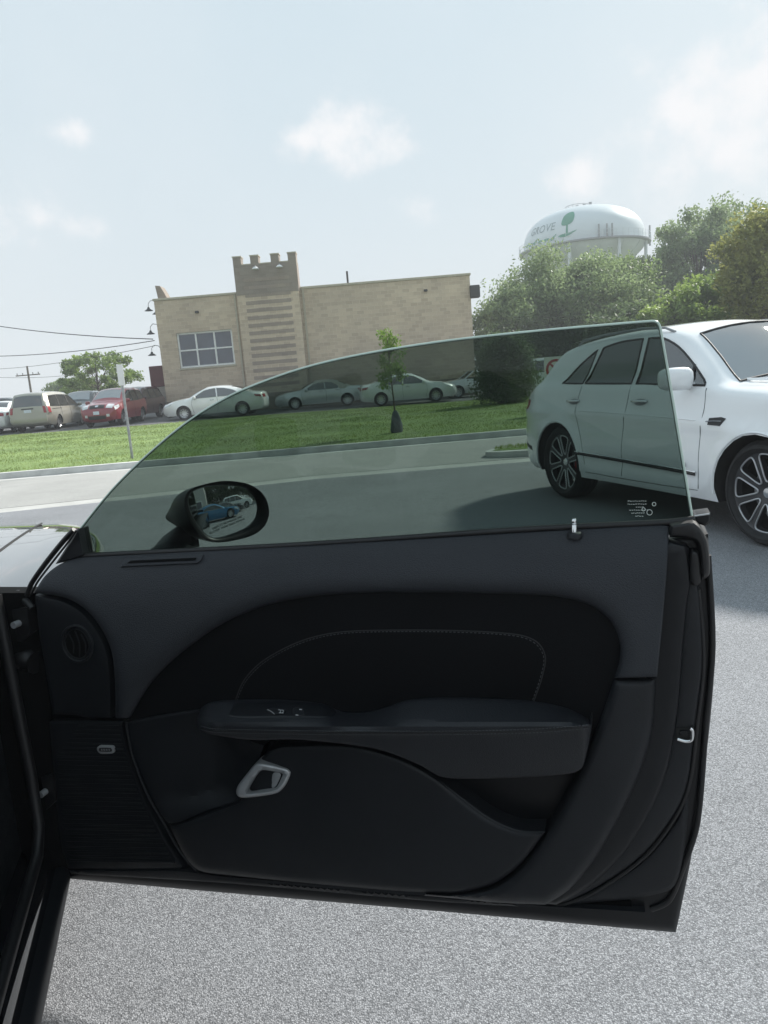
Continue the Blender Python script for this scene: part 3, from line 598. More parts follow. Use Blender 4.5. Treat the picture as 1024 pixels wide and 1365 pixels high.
# ------------------------------------------------------------------ sign posts, utility pole, wires
def signpost():
    p = at_z(177, 611, .13); t = thing('sign_post', p, 0, 'thin metal post with a narrow white sign seen edge on, on the lawn', 'sign post')
    MB().box(-.02, .02, -.008, .008, -.1, 1.95).box(-.028, -.02, -.02, -.008, -.1, 1.95).box(.02, .028, -.02, -.008, -.1, 1.95).build('post', M_GALV, t)
    s = MB(); s.bbox(-.07, .07, -.034, -.03 + .006, 1.62, 2.08, .002); o = s.build('sign_plate', M_WHITE, t)
signpost()
M_RED = mat('sign_red', (.42, .02, .03), .45, var=.08)
M_SIGNB = mat('sign_black', (.02, .02, .02), .5)
def nosign():
    p = at_y(741, 492, 20.5); t = thing('prohibition_sign', (p.x, p.y, .13), 0, 'white traffic sign with red circle and slash beside the rear of the white SUV', 'sign')
    z = p.z - .13; MB().box(-.025, .025, .01, .03, -.15, z + .32).build('post', M_GALV, t)
    MB().bbox(-.31, .31, 0, .006, z - .33, z + .33, .002).build('sign_plate', M_WHITE, t)
    MB().lathe([(.2, -.004), (.27, -.004), (.27, -.001), (.2, -.001)], 40, 'y', (0, 0, z)).build('red_circle', M_RED, t)
    a = R(45); c, s_ = math.cos(a), math.sin(a); d = .028; L2 = .21
    MB().prism([(-c*L2 - s_*d, z + s_*L2 - c*d), (c*L2 - s_*d, z - s_*L2 - c*d), (c*L2 + s_*d, z - s_*L2 + c*d), (-c*L2 + s_*d, z + s_*L2 + c*d)], -.0065, -.0045).build('red_slash', M_RED, t)
    MB().prism([(-.05, z - .13), (0, z - .13), (0, z + .02), (.08, z + .02), (.08, z - .02), (.16, z + .05), (.08, z + .12), (.08, z + .07), (-.05, z + .07)], -.003, -.0015).build('arrow', M_SIGNB, t)
nosign()
def utility():
    t = thing('utility_pole', (-34.0, 76, 0), 0, 'bare wooden utility pole with crossarm at the far left', 'utility pole')
    MB().tube([(0, 0, -.1), (.02, 0, 5.55)], [.13, .09], 10).build('pole', M_BARK, t, 60); MB().box(-1.2, 1.2, -.12, .0, 4.62, 4.72).build('crossarm', M_BARK, t)
    for x in (-1.05, -.5, .5, 1.05): MB().lathe([(.0, .2), (.05, .18), (.06, .1), (.03, .0)], 8, 'z', (x, -.06, 4.72)).build('insulator', M_STEEL, t, 60)
utility()
def wire(a, b, sag, label, rad=.02):
    A, B = Vector(a), Vector(b); pts = [A.lerp(B, k / 16) - Vector((0, 0, sag * 4 * (k / 16) * (1 - k / 16))) for k in range(17)]
    m = MB().tube(pts, rad, 5); o = m.build('overhead_wire', M_DARKM, None, 60); tag(o, label, 'wire', 'overhead wires left of the tan building')
wire(at_y(-60, 425, 58), at_y(204, 452, 44), .25, 'highest thick overhead wire left of the building', .028)
wire(at_y(-70, 474, 60), at_y(206, 454, 43.5), .35, 'overhead wire rising to the building corner from the left', .024)
wire(at_y(-60, 492, 90), at_y(206, 461, 44), .5, 'faint lower overhead wire above the far tree', .018)
wire(at_y(-40, 500, 90), at_y(120, 497, 80), .4, 'lowest faint overhead wire above the utility pole', .02)
# ================================================================== vehicles
def paint(name, c, metal=0., rough=.32, coat=1.): return mat(name, c, rough, metal, var=.03, vscale=1.5, coat=coat)
M_TYRE = mat('tyre_rubber', (.018, .018, .019), .8, var=.25, vscale=20, bump=.3, bscale=60)
M_RIM = mat('alloy_rim', (.55, .56, .58), .3, metal=.85, var=.05)
M_RIMD = mat('dark_rim', (.055, .056, .06), .35, metal=.5, var=.1)
M_BLACK = mat('black_plastic', (.016, .016, .017), .6, var=.2)
M_SHADOWB = mat('underbody', (.012, .012, .012), .9, var=.2)
M_CGLASS = mat('car_glass', (.016, .020, .022), .04, spec=1.0, var=.2, vscale=1.2)
M_CGLASS.node_tree.nodes['Principled BSDF'].inputs['IOR'].default_value = 1.75
M_SCREEN = mat('screen_glass_bright', (.045, .055, .06), .03, spec=1.0, var=.3, vscale=1.0)
M_SCREEN.node_tree.nodes['Principled BSDF'].inputs['IOR'].default_value = 2.5
M_SHUT = mat('shut_gap', (.12, .125, .13), .8)
M_HEAD = mat('headlamp_lens', (.62, .64, .66), .12, spec=.9, var=.15, vscale=14)
M_TAIL = mat('tail_lamp', (.30, .012, .018), .2, spec=.8, var=.2, vscale=10)
M_CHROME = mat('chrome', (.72, .73, .74), .12, metal=1, var=.03)
M_PLATE = mat('number_plate', (.62, .66, .74), .5, var=.12, vscale=18)
M_SEAT = mat('seat_leather', (.10, .09, .08), .6, var=.1)
def make_wheel(Rt, w, rr, ns, dark=False):
    ty = MB().lathe([(rr, -w/2 + .01), (rr + .01, -w/2), (Rt - .05, -w/2 - .004), (Rt - .018, -w/2 + .02), (Rt, -w/2 + .05), (Rt, w/2 - .05), (Rt - .018, w/2 - .02), (Rt - .05, w/2 + .004), (rr + .01, w/2), (rr, w/2 - .01), (rr - .02, w/2 - .02), (rr - .03, -w/2 + .02), (rr, -w/2 + .01)], 40, 'y')
    tm = mesh('tyre', ty.V, ty.F, True, 50)
    rm = MB(); yo = w/2 - .03
    rm.lathe([(rr - .035, -w/2 + .03), (rr - .03, yo), (rr, yo + .022), (rr + .006, yo + .012)], 40, 'y')
    rm.lathe([(.0, yo - .01), (.05, yo - .012), (.06, yo - .04), (.0, yo - .05)], 16, 'y')
    for k in range(ns):
        a = 2 * math.pi * k / ns
        for (r0, r1, w0, w1) in ((.04, rr - .02, .03, .022),):
            c, s = math.cos(a), math.sin(a); V = []
            for r, hw_, y in ((r0, w0, yo - .015), (r1, w1, yo + .0)):
                for sg in (-1, 1):
                    for dy in (0, -.03): V.append((r * c - sg * hw_ * s, y + dy, r * s + sg * hw_ * c))
            rm.add(V, [(0, 2, 6, 4), (1, 5, 7, 3), (0, 4, 5, 1), (2, 3, 7, 6), (0, 1, 3, 2), (4, 6, 7, 5)])
    me = mesh('rim', rm.V, rm.F, True, 35)
    bk = MB().lathe([(.0, yo - .07), (rr - .03, yo - .07)], 24, 'y'); bm_ = mesh('brake_disc', bk.V, bk.F)
    return tm, me, bm_, dark
class Car:
    def __init__(s, spec, name, label, cat, loc, rz, pm, group=None, step=.16, wheel=None):
        s.sp = spec; s.root = thing(name, loc, rz, label, cat, group); s.pm = pm
        top = spline(spec['top'], spec.get('n', 4)); s.top = top; s.hw = spec['hw']
        zu = spec['zu']; ra = spec['ra']; Rt = spec['Rt']; xr, xf = spec['ax']
        def arch(xc):
            da = math.asin(max(-1, min(1, (zu - Rt) / ra))); return [(xc + ra * math.cos(a), Rt + ra * math.sin(a)) for a in np.linspace(da, math.pi - da, 15)]
        bot = [(xf + ra + .5 * (top[-1][0] - xf - ra), zu + .0)] if top[-1][0] - xf - ra > .2 else []
        bot += arch(xf)
        L0 = xf - ra - (xr + ra); bot += [(xf - ra - L0 * k / 8, zu) for k in range(1, 8)]
        bot += arch(xr)
        s.bot = np.array(bot); s.outline = np.concatenate([top, s.bot])
        polys = [s.outline] + [spline([tuple(p) for p in w], 3, True) for w in spec['windows']] + [spline([tuple(p) for p in w[1]], 3, True) for w in spec.get('side', [])]
        nw = len(spec['windows'])
        V2, T, I = cdt(polys, step, rings=spec.get('rings', ()))
        V2z = V2; Y = s.W(V2[:, 0], V2[:, 1])
        # strip across the car along the upper silhouette
        n = len(top); d = np.gradient(top, axis=0); d /= np.hypot(d[:, 0], d[:, 1])[:, None] + 1e-9; s.nrm = np.stack([-d[:, 1], d[:, 0]], 1)   # outward for rear->front over the top
        s.Wt = s.W(top[:, 0], top[:, 1])
        ts = spec.get('ts', [-1, -.9, -.7, -.45, -.15, .15, .45, .7, .9, 1]); s.ts = ts
        V = [(x, y, z) for (x, z), y in zip(V2z, Y)]; nv = len(V); V += [(x, -y, z) for x, y, z in V]
        parts = {'body': []}; wins = {}
        for t, ids in zip(T, I):
            # orient outwards on the +y side
            a, b, c = (V2[t[0]], V2[t[1]], V2[t[2]]); area = (b[0]-a[0])*(c[1]-a[1]) - (b[1]-a[1])*(c[0]-a[0])
            f = t if area < 0 else t[::-1]                     # x right, z up: clockwise faces +y
            g = tuple(i + nv for i in f[::-1])
            k = ids[0] if ids else 0
            zc = (a[1] + b[1] + c[1]) / 3; xc = (a[0] + b[0] + c[0]) / 3
            if k: wins.setdefault((k, 1), []).append(f); wins.setdefault((k, -1), []).append(g)
            elif spec.get('roof_split') and zc > s.belt(xc) + .03 and spec['roof_split'][0] < xc < spec['roof_split'][1]: parts.setdefault('soft_top', []).extend([f, g])
            else: parts['body'] += [f, g]
        base = len(V)
        for i in range(n):
            for t in ts: V.append(s.strip(i, t))
        m = len(ts)
        for i in range(n - 1):
            xm = (top[i][0] + top[i+1][0]) / 2; zm = (top[i][1] + top[i+1][1]) / 2; key = 'body'
            for nm, x0, x1, zmin in spec['screens']:
                if x0 < xm < x1 and zm > zmin: key = nm
            for j in range(m - 1):
                q = base + i * m + j; f = (q, q + 1, q + m + 1, q + m); kk = key
                if key != 'body' and (j == 0 or j == m - 2): kk = 'body'
                if kk == 'body' and spec.get('roof_split') and spec['roof_split'][0] < xm < spec['roof_split'][1] and zm > s.belt(xm) + .03: kk = 'soft_top'
                parts.setdefault(kk, []).append(f)
        b2 = len(V); nb = len(s.bot); Wb = s.W(s.bot[:, 0], s.bot[:, 1]) - .012
        lo = [tuple(top[-1])] + [tuple(p) for p in s.bot] + [tuple(top[0])]; Wl = [s.Wt[-1]] + list(Wb) + [s.Wt[0]]
        for (x, z), w_ in zip(lo, Wl): V += [(x, w_, z), (x, -w_, z)]
        parts['underbody'] = [(b2 + 2*i, b2 + 2*i + 2, b2 + 2*i + 3, b2 + 2*i + 1) for i in range(len(lo) - 1)]
        s.V = V
        mats = {'body': pm, 'windscreen': M_SCREEN, 'rear_screen': M_CGLASS, 'underbody': M_SHADOWB, 'soft_top': spec.get('soft_mat'), 'sunroof': M_CGLASS}
        for k, F in parts.items():
            if not F: continue
            NV, NF = submesh(V, F); bm = bmesh.new(); vs = [bm.verts.new(v) for v in NV]
            for f in NF:
                try: bm.faces.new([vs[i] for i in f])
                except ValueError: pass
            bmesh.ops.remove_doubles(bm, verts=bm.verts[:], dist=.0015)
            if k in ('body', 'soft_top'): bmesh.ops.recalc_face_normals(bm, faces=bm.faces[:])
            me = bpy.data.meshes.new(k); bm.to_mesh(me); bm.free(); me.polygons.foreach_set('use_smooth', [True] * len(me.polygons)); me.set_sharp_from_angle(angle=R(spec.get('sharp', 38)))
            put(k, me, mats[k], s.root)
        MB().box(xr - .5, xf + .45, -s.hw + .33, s.hw - .33, zu + .015, Rt + ra + .04).build('light_block', M_SHADOWB, s.root)  # added black box that blocks light through the wheel arch tunnels
        for (k, sd), F in wins.items():
            NV, NF = submesh(V, F); nm, mm = ('window', M_CGLASS) if k <= nw else (spec['side'][k - nw - 1][0], spec['side'][k - nw - 1][2])
            w = put(nm, mesh(nm, NV, NF, True), mm, s.root)
            if k <= nw and spec.get('trim'): MB().tube([s.sidept(x, z, sd, .001) for x, z in polys[k]], spec['trim'][0], 6, closed=True).build('window_trim', spec['trim'][1], w, 60)
        tw = spec.get('tyre_w', .21); wm = wheel or make_wheel(Rt, tw, Rt * .68, spec.get('spokes', 10))
        for x in (xr, xf):
            for sd in (1, -1):
                o = put('wheel', wm[0], M_TYRE, s.root); o.location = (x, sd * (s.hw - tw / 2 - .035), Rt); o.rotation_euler = (0, 0.3 * x, 0 if sd > 0 else math.pi)
                o.rotation_mode = 'XYZ'
                put('rim', wm[1], M_RIMD if wm[3] else M_RIM, o); put('brake_disc', wm[2], M_STEEL if wm[3] else M_SHADOWB, o)
                for nm, me_, mm in (wm[4] if len(wm) > 4 else ()): put(nm, me_, mm, o)
    def belt(s, x):
        b = s.sp['belt']; return np.interp(x, [p[0] for p in b], [p[1] for p in b])
    def W(s, X, Z):
        sp = s.sp; X = np.asarray(X, float); Z = np.asarray(Z, float); top = s.top; x0, x1 = top[:, 0].min(), top[:, 0].max()
        uf = np.clip((X - (x1 - sp.get('lf', .75))) / sp.get('lf', .75), 0, 1); ur = np.clip(((x0 + sp.get('lr', .6)) - X) / sp.get('lr', .6), 0, 1)
        plan = 1 - sp.get('kf', .2) * uf ** 2.2 - sp.get('kr', .14) * ur ** 2.2
        zb = s.belt(X); zl = np.minimum(Z, zb); zm = sp.get('zmid', .62)
        y = s.hw * plan * (1 - .05 * ((zl - zm) / .45) ** 2)
        y = y - .05 * np.clip((.36 - Z) / .14, 0, 1) ** 2
        y = y + sp.get('crease', .010) * np.exp(-((Z - (zb - .26)) / .05) ** 2)
        y = y - sp.get('scoop', 0) * np.exp(-((Z - .47) / .07) ** 2) * np.exp(-(np.clip(np.abs(X - 1.35) - .55, 0, None) / .25) ** 2)
        up = np.clip(Z - zb, 0, None); sh = sp.get('shoulder', .035)
        y = y - sh * np.clip(up / .05, 0, 1) - np.clip(up - .03, 0, None) * sp.get('tumble', .34)
        d = seg_dist(np.stack([X, Z], 1), top, False); Rr = sp.get('round', .10); k = 1 - np.clip(d / Rr, 0, 1)
        y = y - Rr * .8 * (1 - np.sqrt(np.clip(1 - k * k, 0, 1)))
        for xa in sp['ax']:
            r = np.hypot(X - xa, Z - sp['Rt']); y = y + .016 * np.exp(-((r - sp['ra'] - .02) / .05) ** 2)
        return y
    def strip(s, i, t):
        x, z = s.top[i]; nx, nz = s.nrm[i]; sp = s.sp
        cr = sp.get('crown', .05) * abs(nz) + (sp.get('bf', .17) if nx > 0 else sp.get('br', .08)) * abs(nx) ** 1.5
        cr *= 1 - t * t
        return (x + nx * cr, t * s.Wt[i], z + nz * cr)
    def sidept(s, x, z, sd=1, off=0.):
        return (x, sd * (float(s.W([x], [z])[0]) + off), z)
    def patch(s, name, end, z0, z1, t0, t1, m, off=.008, n=6, parent=None, depth=0):
        top = s.top; xm = (top[:, 0].min() + top[:, 0].max()) / 2; half = (top[:, 0].max() - top[:, 0].min()) / 2
        idx = [i for i in range(len(top)) if ((top[i][0] - xm) > .55 * half if end == 'front' else (top[i][0] - xm) < -.55 * half)]
        zs = np.array([top[i][1] for i in idx]); o = np.argsort(zs); zs = zs[o]; idx = np.array(idx)[o]
        V = []; F = []
        for a in range(n + 1):
            z = z0 + (z1 - z0) * a / n
            for b in range(n + 1):
                t = t0 + (t1 - t0) * b / n; P = np.array([s.strip(i, t) for i in idx]); N2 = s.nrm[idx]
                p = [np.interp(z, zs, P[:, k]) for k in range(3)]; nx = np.interp(z, zs, N2[:, 0]); nz = np.interp(z, zs, N2[:, 1]); l = math.hypot(nx, nz)
                V.append((p[0] + nx / l * off, p[1], p[2] + nz / l * off))
        for a in range(n):
            for b in range(n): q = a * (n + 1) + b; F.append((q, q + 1, q + n + 2, q + n + 1) if end == 'front' else (q, q + n + 1, q + n + 2, q + 1))
        # a rim back into the body so the lens or plate has thickness
        B = [a for a in range(n)] + [n + a * (n + 1) for a in range(n)] + [(n + 1) * n + n - a for a in range(n)] + [(n - a) * (n + 1) for a in range(n)]
        k0 = len(V); sg = 1 if end == 'front' else -1
        for q in B: V.append((V[q][0] - sg * (off + .01), V[q][1], V[q][2]))
        for a in range(len(B)): F.append((B[a], k0 + a, k0 + (a + 1) % len(B), B[(a + 1) % len(B)]))
        return put(name, mesh(name, V, F, True, 40), m, parent or s.root)
    def line(s, name, pts, rad, m, off=0., sides=(1, -1), n=4, parent=None):
        P = spline(pts, n)
        for sd in sides: MB().tube([s.sidept(x, z, sd, off) for x, z in P], rad, 6).build(name, m, parent or s.root, 60)
    def door_mirror(s, x, z, sd, m, size=1.0, reach=.16):
        y0 = abs(s.sidept(x, z - .04)[1]); M_ = MB()
        bm = bmesh.new(); bmesh.ops.create_uvsphere(bm, u_segments=16, v_segments=10, radius=1)
        for v in bm.verts:
            c = v.co; k = 1.0
            f = lambda a: math.copysign(abs(a) ** .6, a)
            v.co = Vector((x + f(c.x) * .075 * size - .02 * (c.y), sd * (y0 + reach * .85 + f(c.y) * .115 * size), z + f(c.z) * .082 * size))
        bm.verts.index_update(); M_.add([v.co.copy() for v in bm.verts], [[v.index for v in f] for f in [ff.verts for ff in bm.faces]]); bm.free()
        o = M_.build('door_mirror', m, s.root, 60)
        MB().tube([(x + .02, sd * (y0 - .03), z - .07), (x, sd * (y0 + .05), z - .065), (x, sd * (y0 + reach * .8), z - .04)], [.035, .028, .03], 8).build('mirror_arm', m, o, 60)
# ------------------------------------------------------------------ specs (x forward, metres)
SEDAN = dict(top=[(-2.28,.27),(-2.42,.36),(-2.46,.55),(-2.45,.75),(-2.38,.98),(-2.28,1.05),(-1.95,1.09),(-1.70,1.14),(-1.2,1.35),(-.65,1.455),(-.1,1.475),(.3,1.42),(.78,1.2),(1.08,1.03),(1.3,.99),(1.75,.93),(2.15,.82),(2.38,.70),(2.46,.52),(2.44,.35),(2.3,.22)],
    zu=.22, ax=(-1.44,1.41), Rt=.335, ra=.37, hw=.92, belt=[(-2.4,1.0),(-1,.99),(1,.95),(2.4,.8)], spokes=10,
    windows=[[(.93,.98,'c'),(.42,1.29),(.1,1.375),(-.2,1.395,'c'),(-.24,.99,'c')],[(-.29,.99,'c'),(-.25,1.395,'c'),(-.62,1.37),(-1.05,1.25),(-1.42,1.07,'c'),(-1.2,1.005,'c')]],
    side=[('tail_lamp',[(-2.40,.83,'c'),(-2.36,.95,'c'),(-2.05,.98,'c'),(-2.12,.86,'c')],M_TAIL),('headlamp',[(2.36,.62,'c'),(2.33,.7,'c'),(1.92,.84,'c'),(2.0,.74,'c')],M_HEAD)],
    screens=[('windscreen',.32,1.04,1.05),('rear_screen',-1.62,-.95,1.12)], trim=(.012, M_CHROME))
CONV = dict(SEDAN, top=[(-2.15,.27),(-2.26,.38),(-2.29,.55),(-2.28,.75),(-2.2,.93),(-2.1,.98),(-1.6,1.01),(-1.42,1.05),(-.95,1.27),(-.55,1.37),(-.05,1.385),(.28,1.33),(.72,1.12),(.98,.97),(1.2,.94),(1.7,.88),(2.05,.77),(2.24,.64),(2.3,.48),(2.28,.33),(2.15,.22)],
    ax=(-1.36,1.36), Rt=.32, ra=.355, hw=.87, belt=[(-2.3,.95),(-1,.93),(1,.9),(2.3,.75)], roof_split=(-1.5,.40),
    windows=[[(.85,.935,'c'),(.4,1.2),(.12,1.285),(-.2,1.30,'c'),(-.24,.94,'c')],[(-.28,.94,'c'),(-.24,1.30,'c'),(-.6,1.26),(-.95,1.05,'c'),(-.9,.95,'c')]],
    side=[('tail_lamp',[(-2.24,.74,'c'),(-2.2,.86,'c'),(-1.95,.88,'c'),(-1.98,.77,'c')],M_TAIL),('headlamp',[(2.22,.56,'c'),(2.18,.68,'c'),(1.86,.78,'c'),(1.88,.64,'c')],M_HEAD)],
    screens=[('windscreen',.28,.94,.98),('rear_screen',-1.36,-.98,1.06)])
OPENC = dict(CONV, top=[(-2.15,.27),(-2.26,.38),(-2.29,.55),(-2.28,.75),(-2.2,.95),(-2.05,1.01),(-1.6,1.03),(-1.2,1.02),(-.9,.97),(.5,.94),(.98,.97),(1.2,.94),(1.7,.88),(2.05,.77),(2.24,.64),(2.3,.48),(2.28,.33),(2.15,.22)], windows=[], roof_split=None, screens=[], crown=.02,
    belt=[(-2.3,1.05),(2.3,1.05)])
SUVS = dict(top=[(-2.0,.32),(-2.18,.45),(-2.24,.62),(-2.24,.85),(-2.2,1.0),(-2.1,1.3),(-1.95,1.55),(-1.8,1.65),(-1.2,1.70),(-.4,1.70),(.1,1.65),(.55,1.42),(.92,1.17),(1.1,1.10),(1.6,1.03),(1.98,.93),(2.15,.78),(2.2,.55),(2.16,.38),(2.05,.28)],
    zu=.29, ax=(-1.3,1.33), Rt=.355, ra=.40, hw=.90, belt=[(-2.2,1.08),(1,1.03),(2.2,.9)], spokes=5, lf=.6, kf=.16, kr=.08, lr=.4, tumble=.26, bf=.13,
    windows=[[(.85,1.07,'c'),(.45,1.38),(.12,1.56),(-.2,1.6,'c'),(-.24,1.08,'c')],[(-.29,1.08,'c'),(-.25,1.6,'c'),(-.95,1.59,'c'),(-1.08,1.1,'c')],[(-1.14,1.1,'c'),(-1.02,1.58,'c'),(-1.7,1.52),(-1.92,1.17,'c')]],
    side=[('headlamp',[(2.1,.72,'c'),(2.05,.9,'c'),(1.7,.97,'c'),(1.72,.84,'c')],M_HEAD),('tail_lamp',[(-2.2,.88,'c'),(-2.16,1.18,'c'),(-2.0,1.15,'c'),(-2.02,.9,'c')],M_TAIL)],
    screens=[('windscreen',.16,.88,1.15),('rear_screen',-2.2,-1.9,1.15)], trim=(.01, M_BLACK))
VAN = dict(top=[(-2.3,.28),(-2.48,.36),(-2.54,.5),(-2.54,.7),(-2.52,1.0),(-2.46,1.25),(-2.34,1.55),(-2.2,1.70),(-1.4,1.755),(-.3,1.75),(.4,1.68),(.9,1.45),(1.4,1.16),(1.6,1.06),(2.0,.97),(2.35,.84),(2.5,.66),(2.54,.48),(2.5,.33),(2.4,.24)],
    zu=.22, ax=(-1.5,1.53), Rt=.335, ra=.37, hw=.98, belt=[(-2.5,1.06),(1.4,1.02),(2.5,.85)], spokes=8, lf=.9, kf=.2, kr=.07, lr=.35, tumble=.28, br=.07,
    windows=[[(1.3,1.05,'c'),(.85,1.38),(.5,1.55),(.15,1.6,'c'),(.12,1.06,'c')],[(.06,1.06,'c'),(.09,1.6,'c'),(-1.0,1.62,'c'),(-1.04,1.07,'c')],[(-1.1,1.07,'c'),(-1.06,1.62,'c'),(-2.0,1.58,'c'),(-2.22,1.1,'c')]],
    side=[('tail_lamp',[(-2.5,.82,'c'),(-2.47,1.12,'c'),(-2.3,1.1,'c'),(-2.32,.82,'c')],M_TAIL)], screens=[('windscreen',.5,1.36,1.2),('rear_screen',-2.56,-2.3,1.1)], trim=(.01, M_BLACK))
SPORT = dict(SEDAN, top=[(-2.1,.25),(-2.2,.36),(-2.24,.55),(-2.22,.78),(-2.1,.88),(-1.7,.93),(-1.1,1.1),(-.6,1.22),(-.2,1.25),(.15,1.2),(.6,1.0),(.9,.86),(1.2,.8),(1.7,.76),(2.05,.66),(2.2,.52),(2.24,.38),(2.2,.27),(2.05,.17)], zu=.17, ax=(-1.3,1.32), Rt=.345, ra=.375, hw=.96,
    belt=[(-2.2,.87),(-1,.85),(1,.8),(2.2,.7)], windows=[[(.72,.84,'c'),(.2,1.1),(-.2,1.17),(-.7,1.08),(-.95,.88,'c')]], side=[('headlamp',[(2.1,.48,'c'),(2.06,.6,'c'),(1.72,.72,'c'),(1.74,.6,'c')],M_HEAD)], screens=[('windscreen',.2,.86,.88),('rear_screen',-1.5,-.7,.96)])
P_WHITE = paint('paint_white', (.80, .81, .80)); P_SILVER = paint('paint_silver', (.70, .71, .72), .3, .35); P_CREAM = paint('paint_champagne', (.36, .345, .295), .35, .38); P_RED = paint('paint_red', (.24, .018, .028)); P_DARK = paint('paint_dark', (.022, .024, .028)); P_WHITE2 = paint('paint_white_pearl', (.80, .80, .78)); P_BLUE = paint('paint_blue', (.03, .17, .34), .3); P_GREY = paint('paint_grey', (.09, .095, .10), .3); P_MAR = paint('paint_maroon_dark', (.05, .02, .025)); P_BENT = paint('paint_suv_white', (.86, .875, .88), 0, .28)
M_SOFT = mat('canvas_top', (.40, .38, .33), .9, var=.12, vscale=9)
G_F = 'cars parked in the far lot'
def face(c, kind):
    if kind == 'sedan':
        c.patch('grille', 'front', .48, .66, -.42, .42, M_BLACK); c.patch('rear_plate', 'rear', .68, .80, -.3, .3, M_PLATE)
        for sd in (-1, 1): c.patch('headlamp', 'front', .60, .74, sd * .55, sd * .97, M_HEAD); c.patch('tail_lamp', 'rear', .80, .94, sd * .5, sd * .97, M_TAIL)
        c.line('shut_line', [(.93, .96), (.98, .7), (.9, .3)], .006, M_BLACK); c.line('shut_line', [(-.26, .98), (-.3, .7), (-.26, .3)], .006, M_BLACK); c.line('shut_line', [(-1.1, .98), (-1.02, .8), (-1.06, .62)], .006, M_BLACK)
        c.line('door_handle', [(-.12, .86), (.08, .865)], .016, M_CHROME, .012); c.line('door_handle', [(-.98, .88), (-.78, .885)], .016, M_CHROME, .012)
    elif kind == 'suv':
        c.patch('grille', 'front', .78, .92, -.48, .48, M_BLACK, .012); g_ = c.patch('front_plate', 'front', .56, .68, -.2, .2, M_PLATE, .02); c.patch('lower_grille', 'front', .40, .52, -.6, .6, M_BLACK, .012)
        for sd in (-1, 1): c.patch('headlamp', 'front', .80, .97, sd * .6, sd * .98, M_HEAD, .012); c.patch('fog_lamp', 'front', .46, .56, sd * .66, sd * .84, M_HEAD, .014); c.patch('tail_lamp', 'rear', .9, 1.2, sd * .86, sd * .99, M_TAIL, .012)
        c.patch('badge', 'front', .82, .89, -.09, .09, M_CHROME, .02); c.patch('rear_plate', 'rear', .82, .95, -.2, .2, M_PLATE, .012); c.patch('bumper', 'rear', .45, .72, -.98, .98, M_BLACK, .03)
        c.line('shut_line', [(.85, 1.05), (.9, .8), (.85, .36)], .006, M_BLACK); c.line('shut_line', [(-.27, 1.07), (-.27, .36)], .006, M_BLACK); c.line('door_handle', [(-.15, .95), (.05, .955)], .016, c.pm, .014)
    elif kind == 'van':
        c.patch('rear_plate', 'rear', .86, .99, -.2, .2, M_PLATE, .012); c.patch('plate_garnish', 'rear', 1.0, 1.05, -.34, .34, M_BLACK, .016); c.patch('bumper', 'rear', .42, .74, -.99, .99, c.pm, .05)
        for sd in (-1, 1): c.patch('tail_lamp', 'rear', .82, 1.12, sd * .85, sd * .995, M_TAIL, .012)
        MB().tube([c.sidept(-2.0, 1.68, 1, -.1), c.sidept(.2, 1.68, 1, -.1)], .018, 6).build('roof_rail', M_BLACK, c.root, 60); MB().tube([c.sidept(-2.0, 1.68, -1, -.1), c.sidept(.2, 1.68, -1, -.1)], .018, 6).build('roof_rail', M_BLACK, c.root, 60)
        c.line('slide_rail', [(-2.1, .98), (-1.0, .98)], .012, M_BLACK); c.line('shut_line', [(.08, 1.05), (.08, .34)], .006, M_BLACK); c.line('shut_line', [(-1.07, 1.05), (-1.1, .4)], .006, M_BLACK)
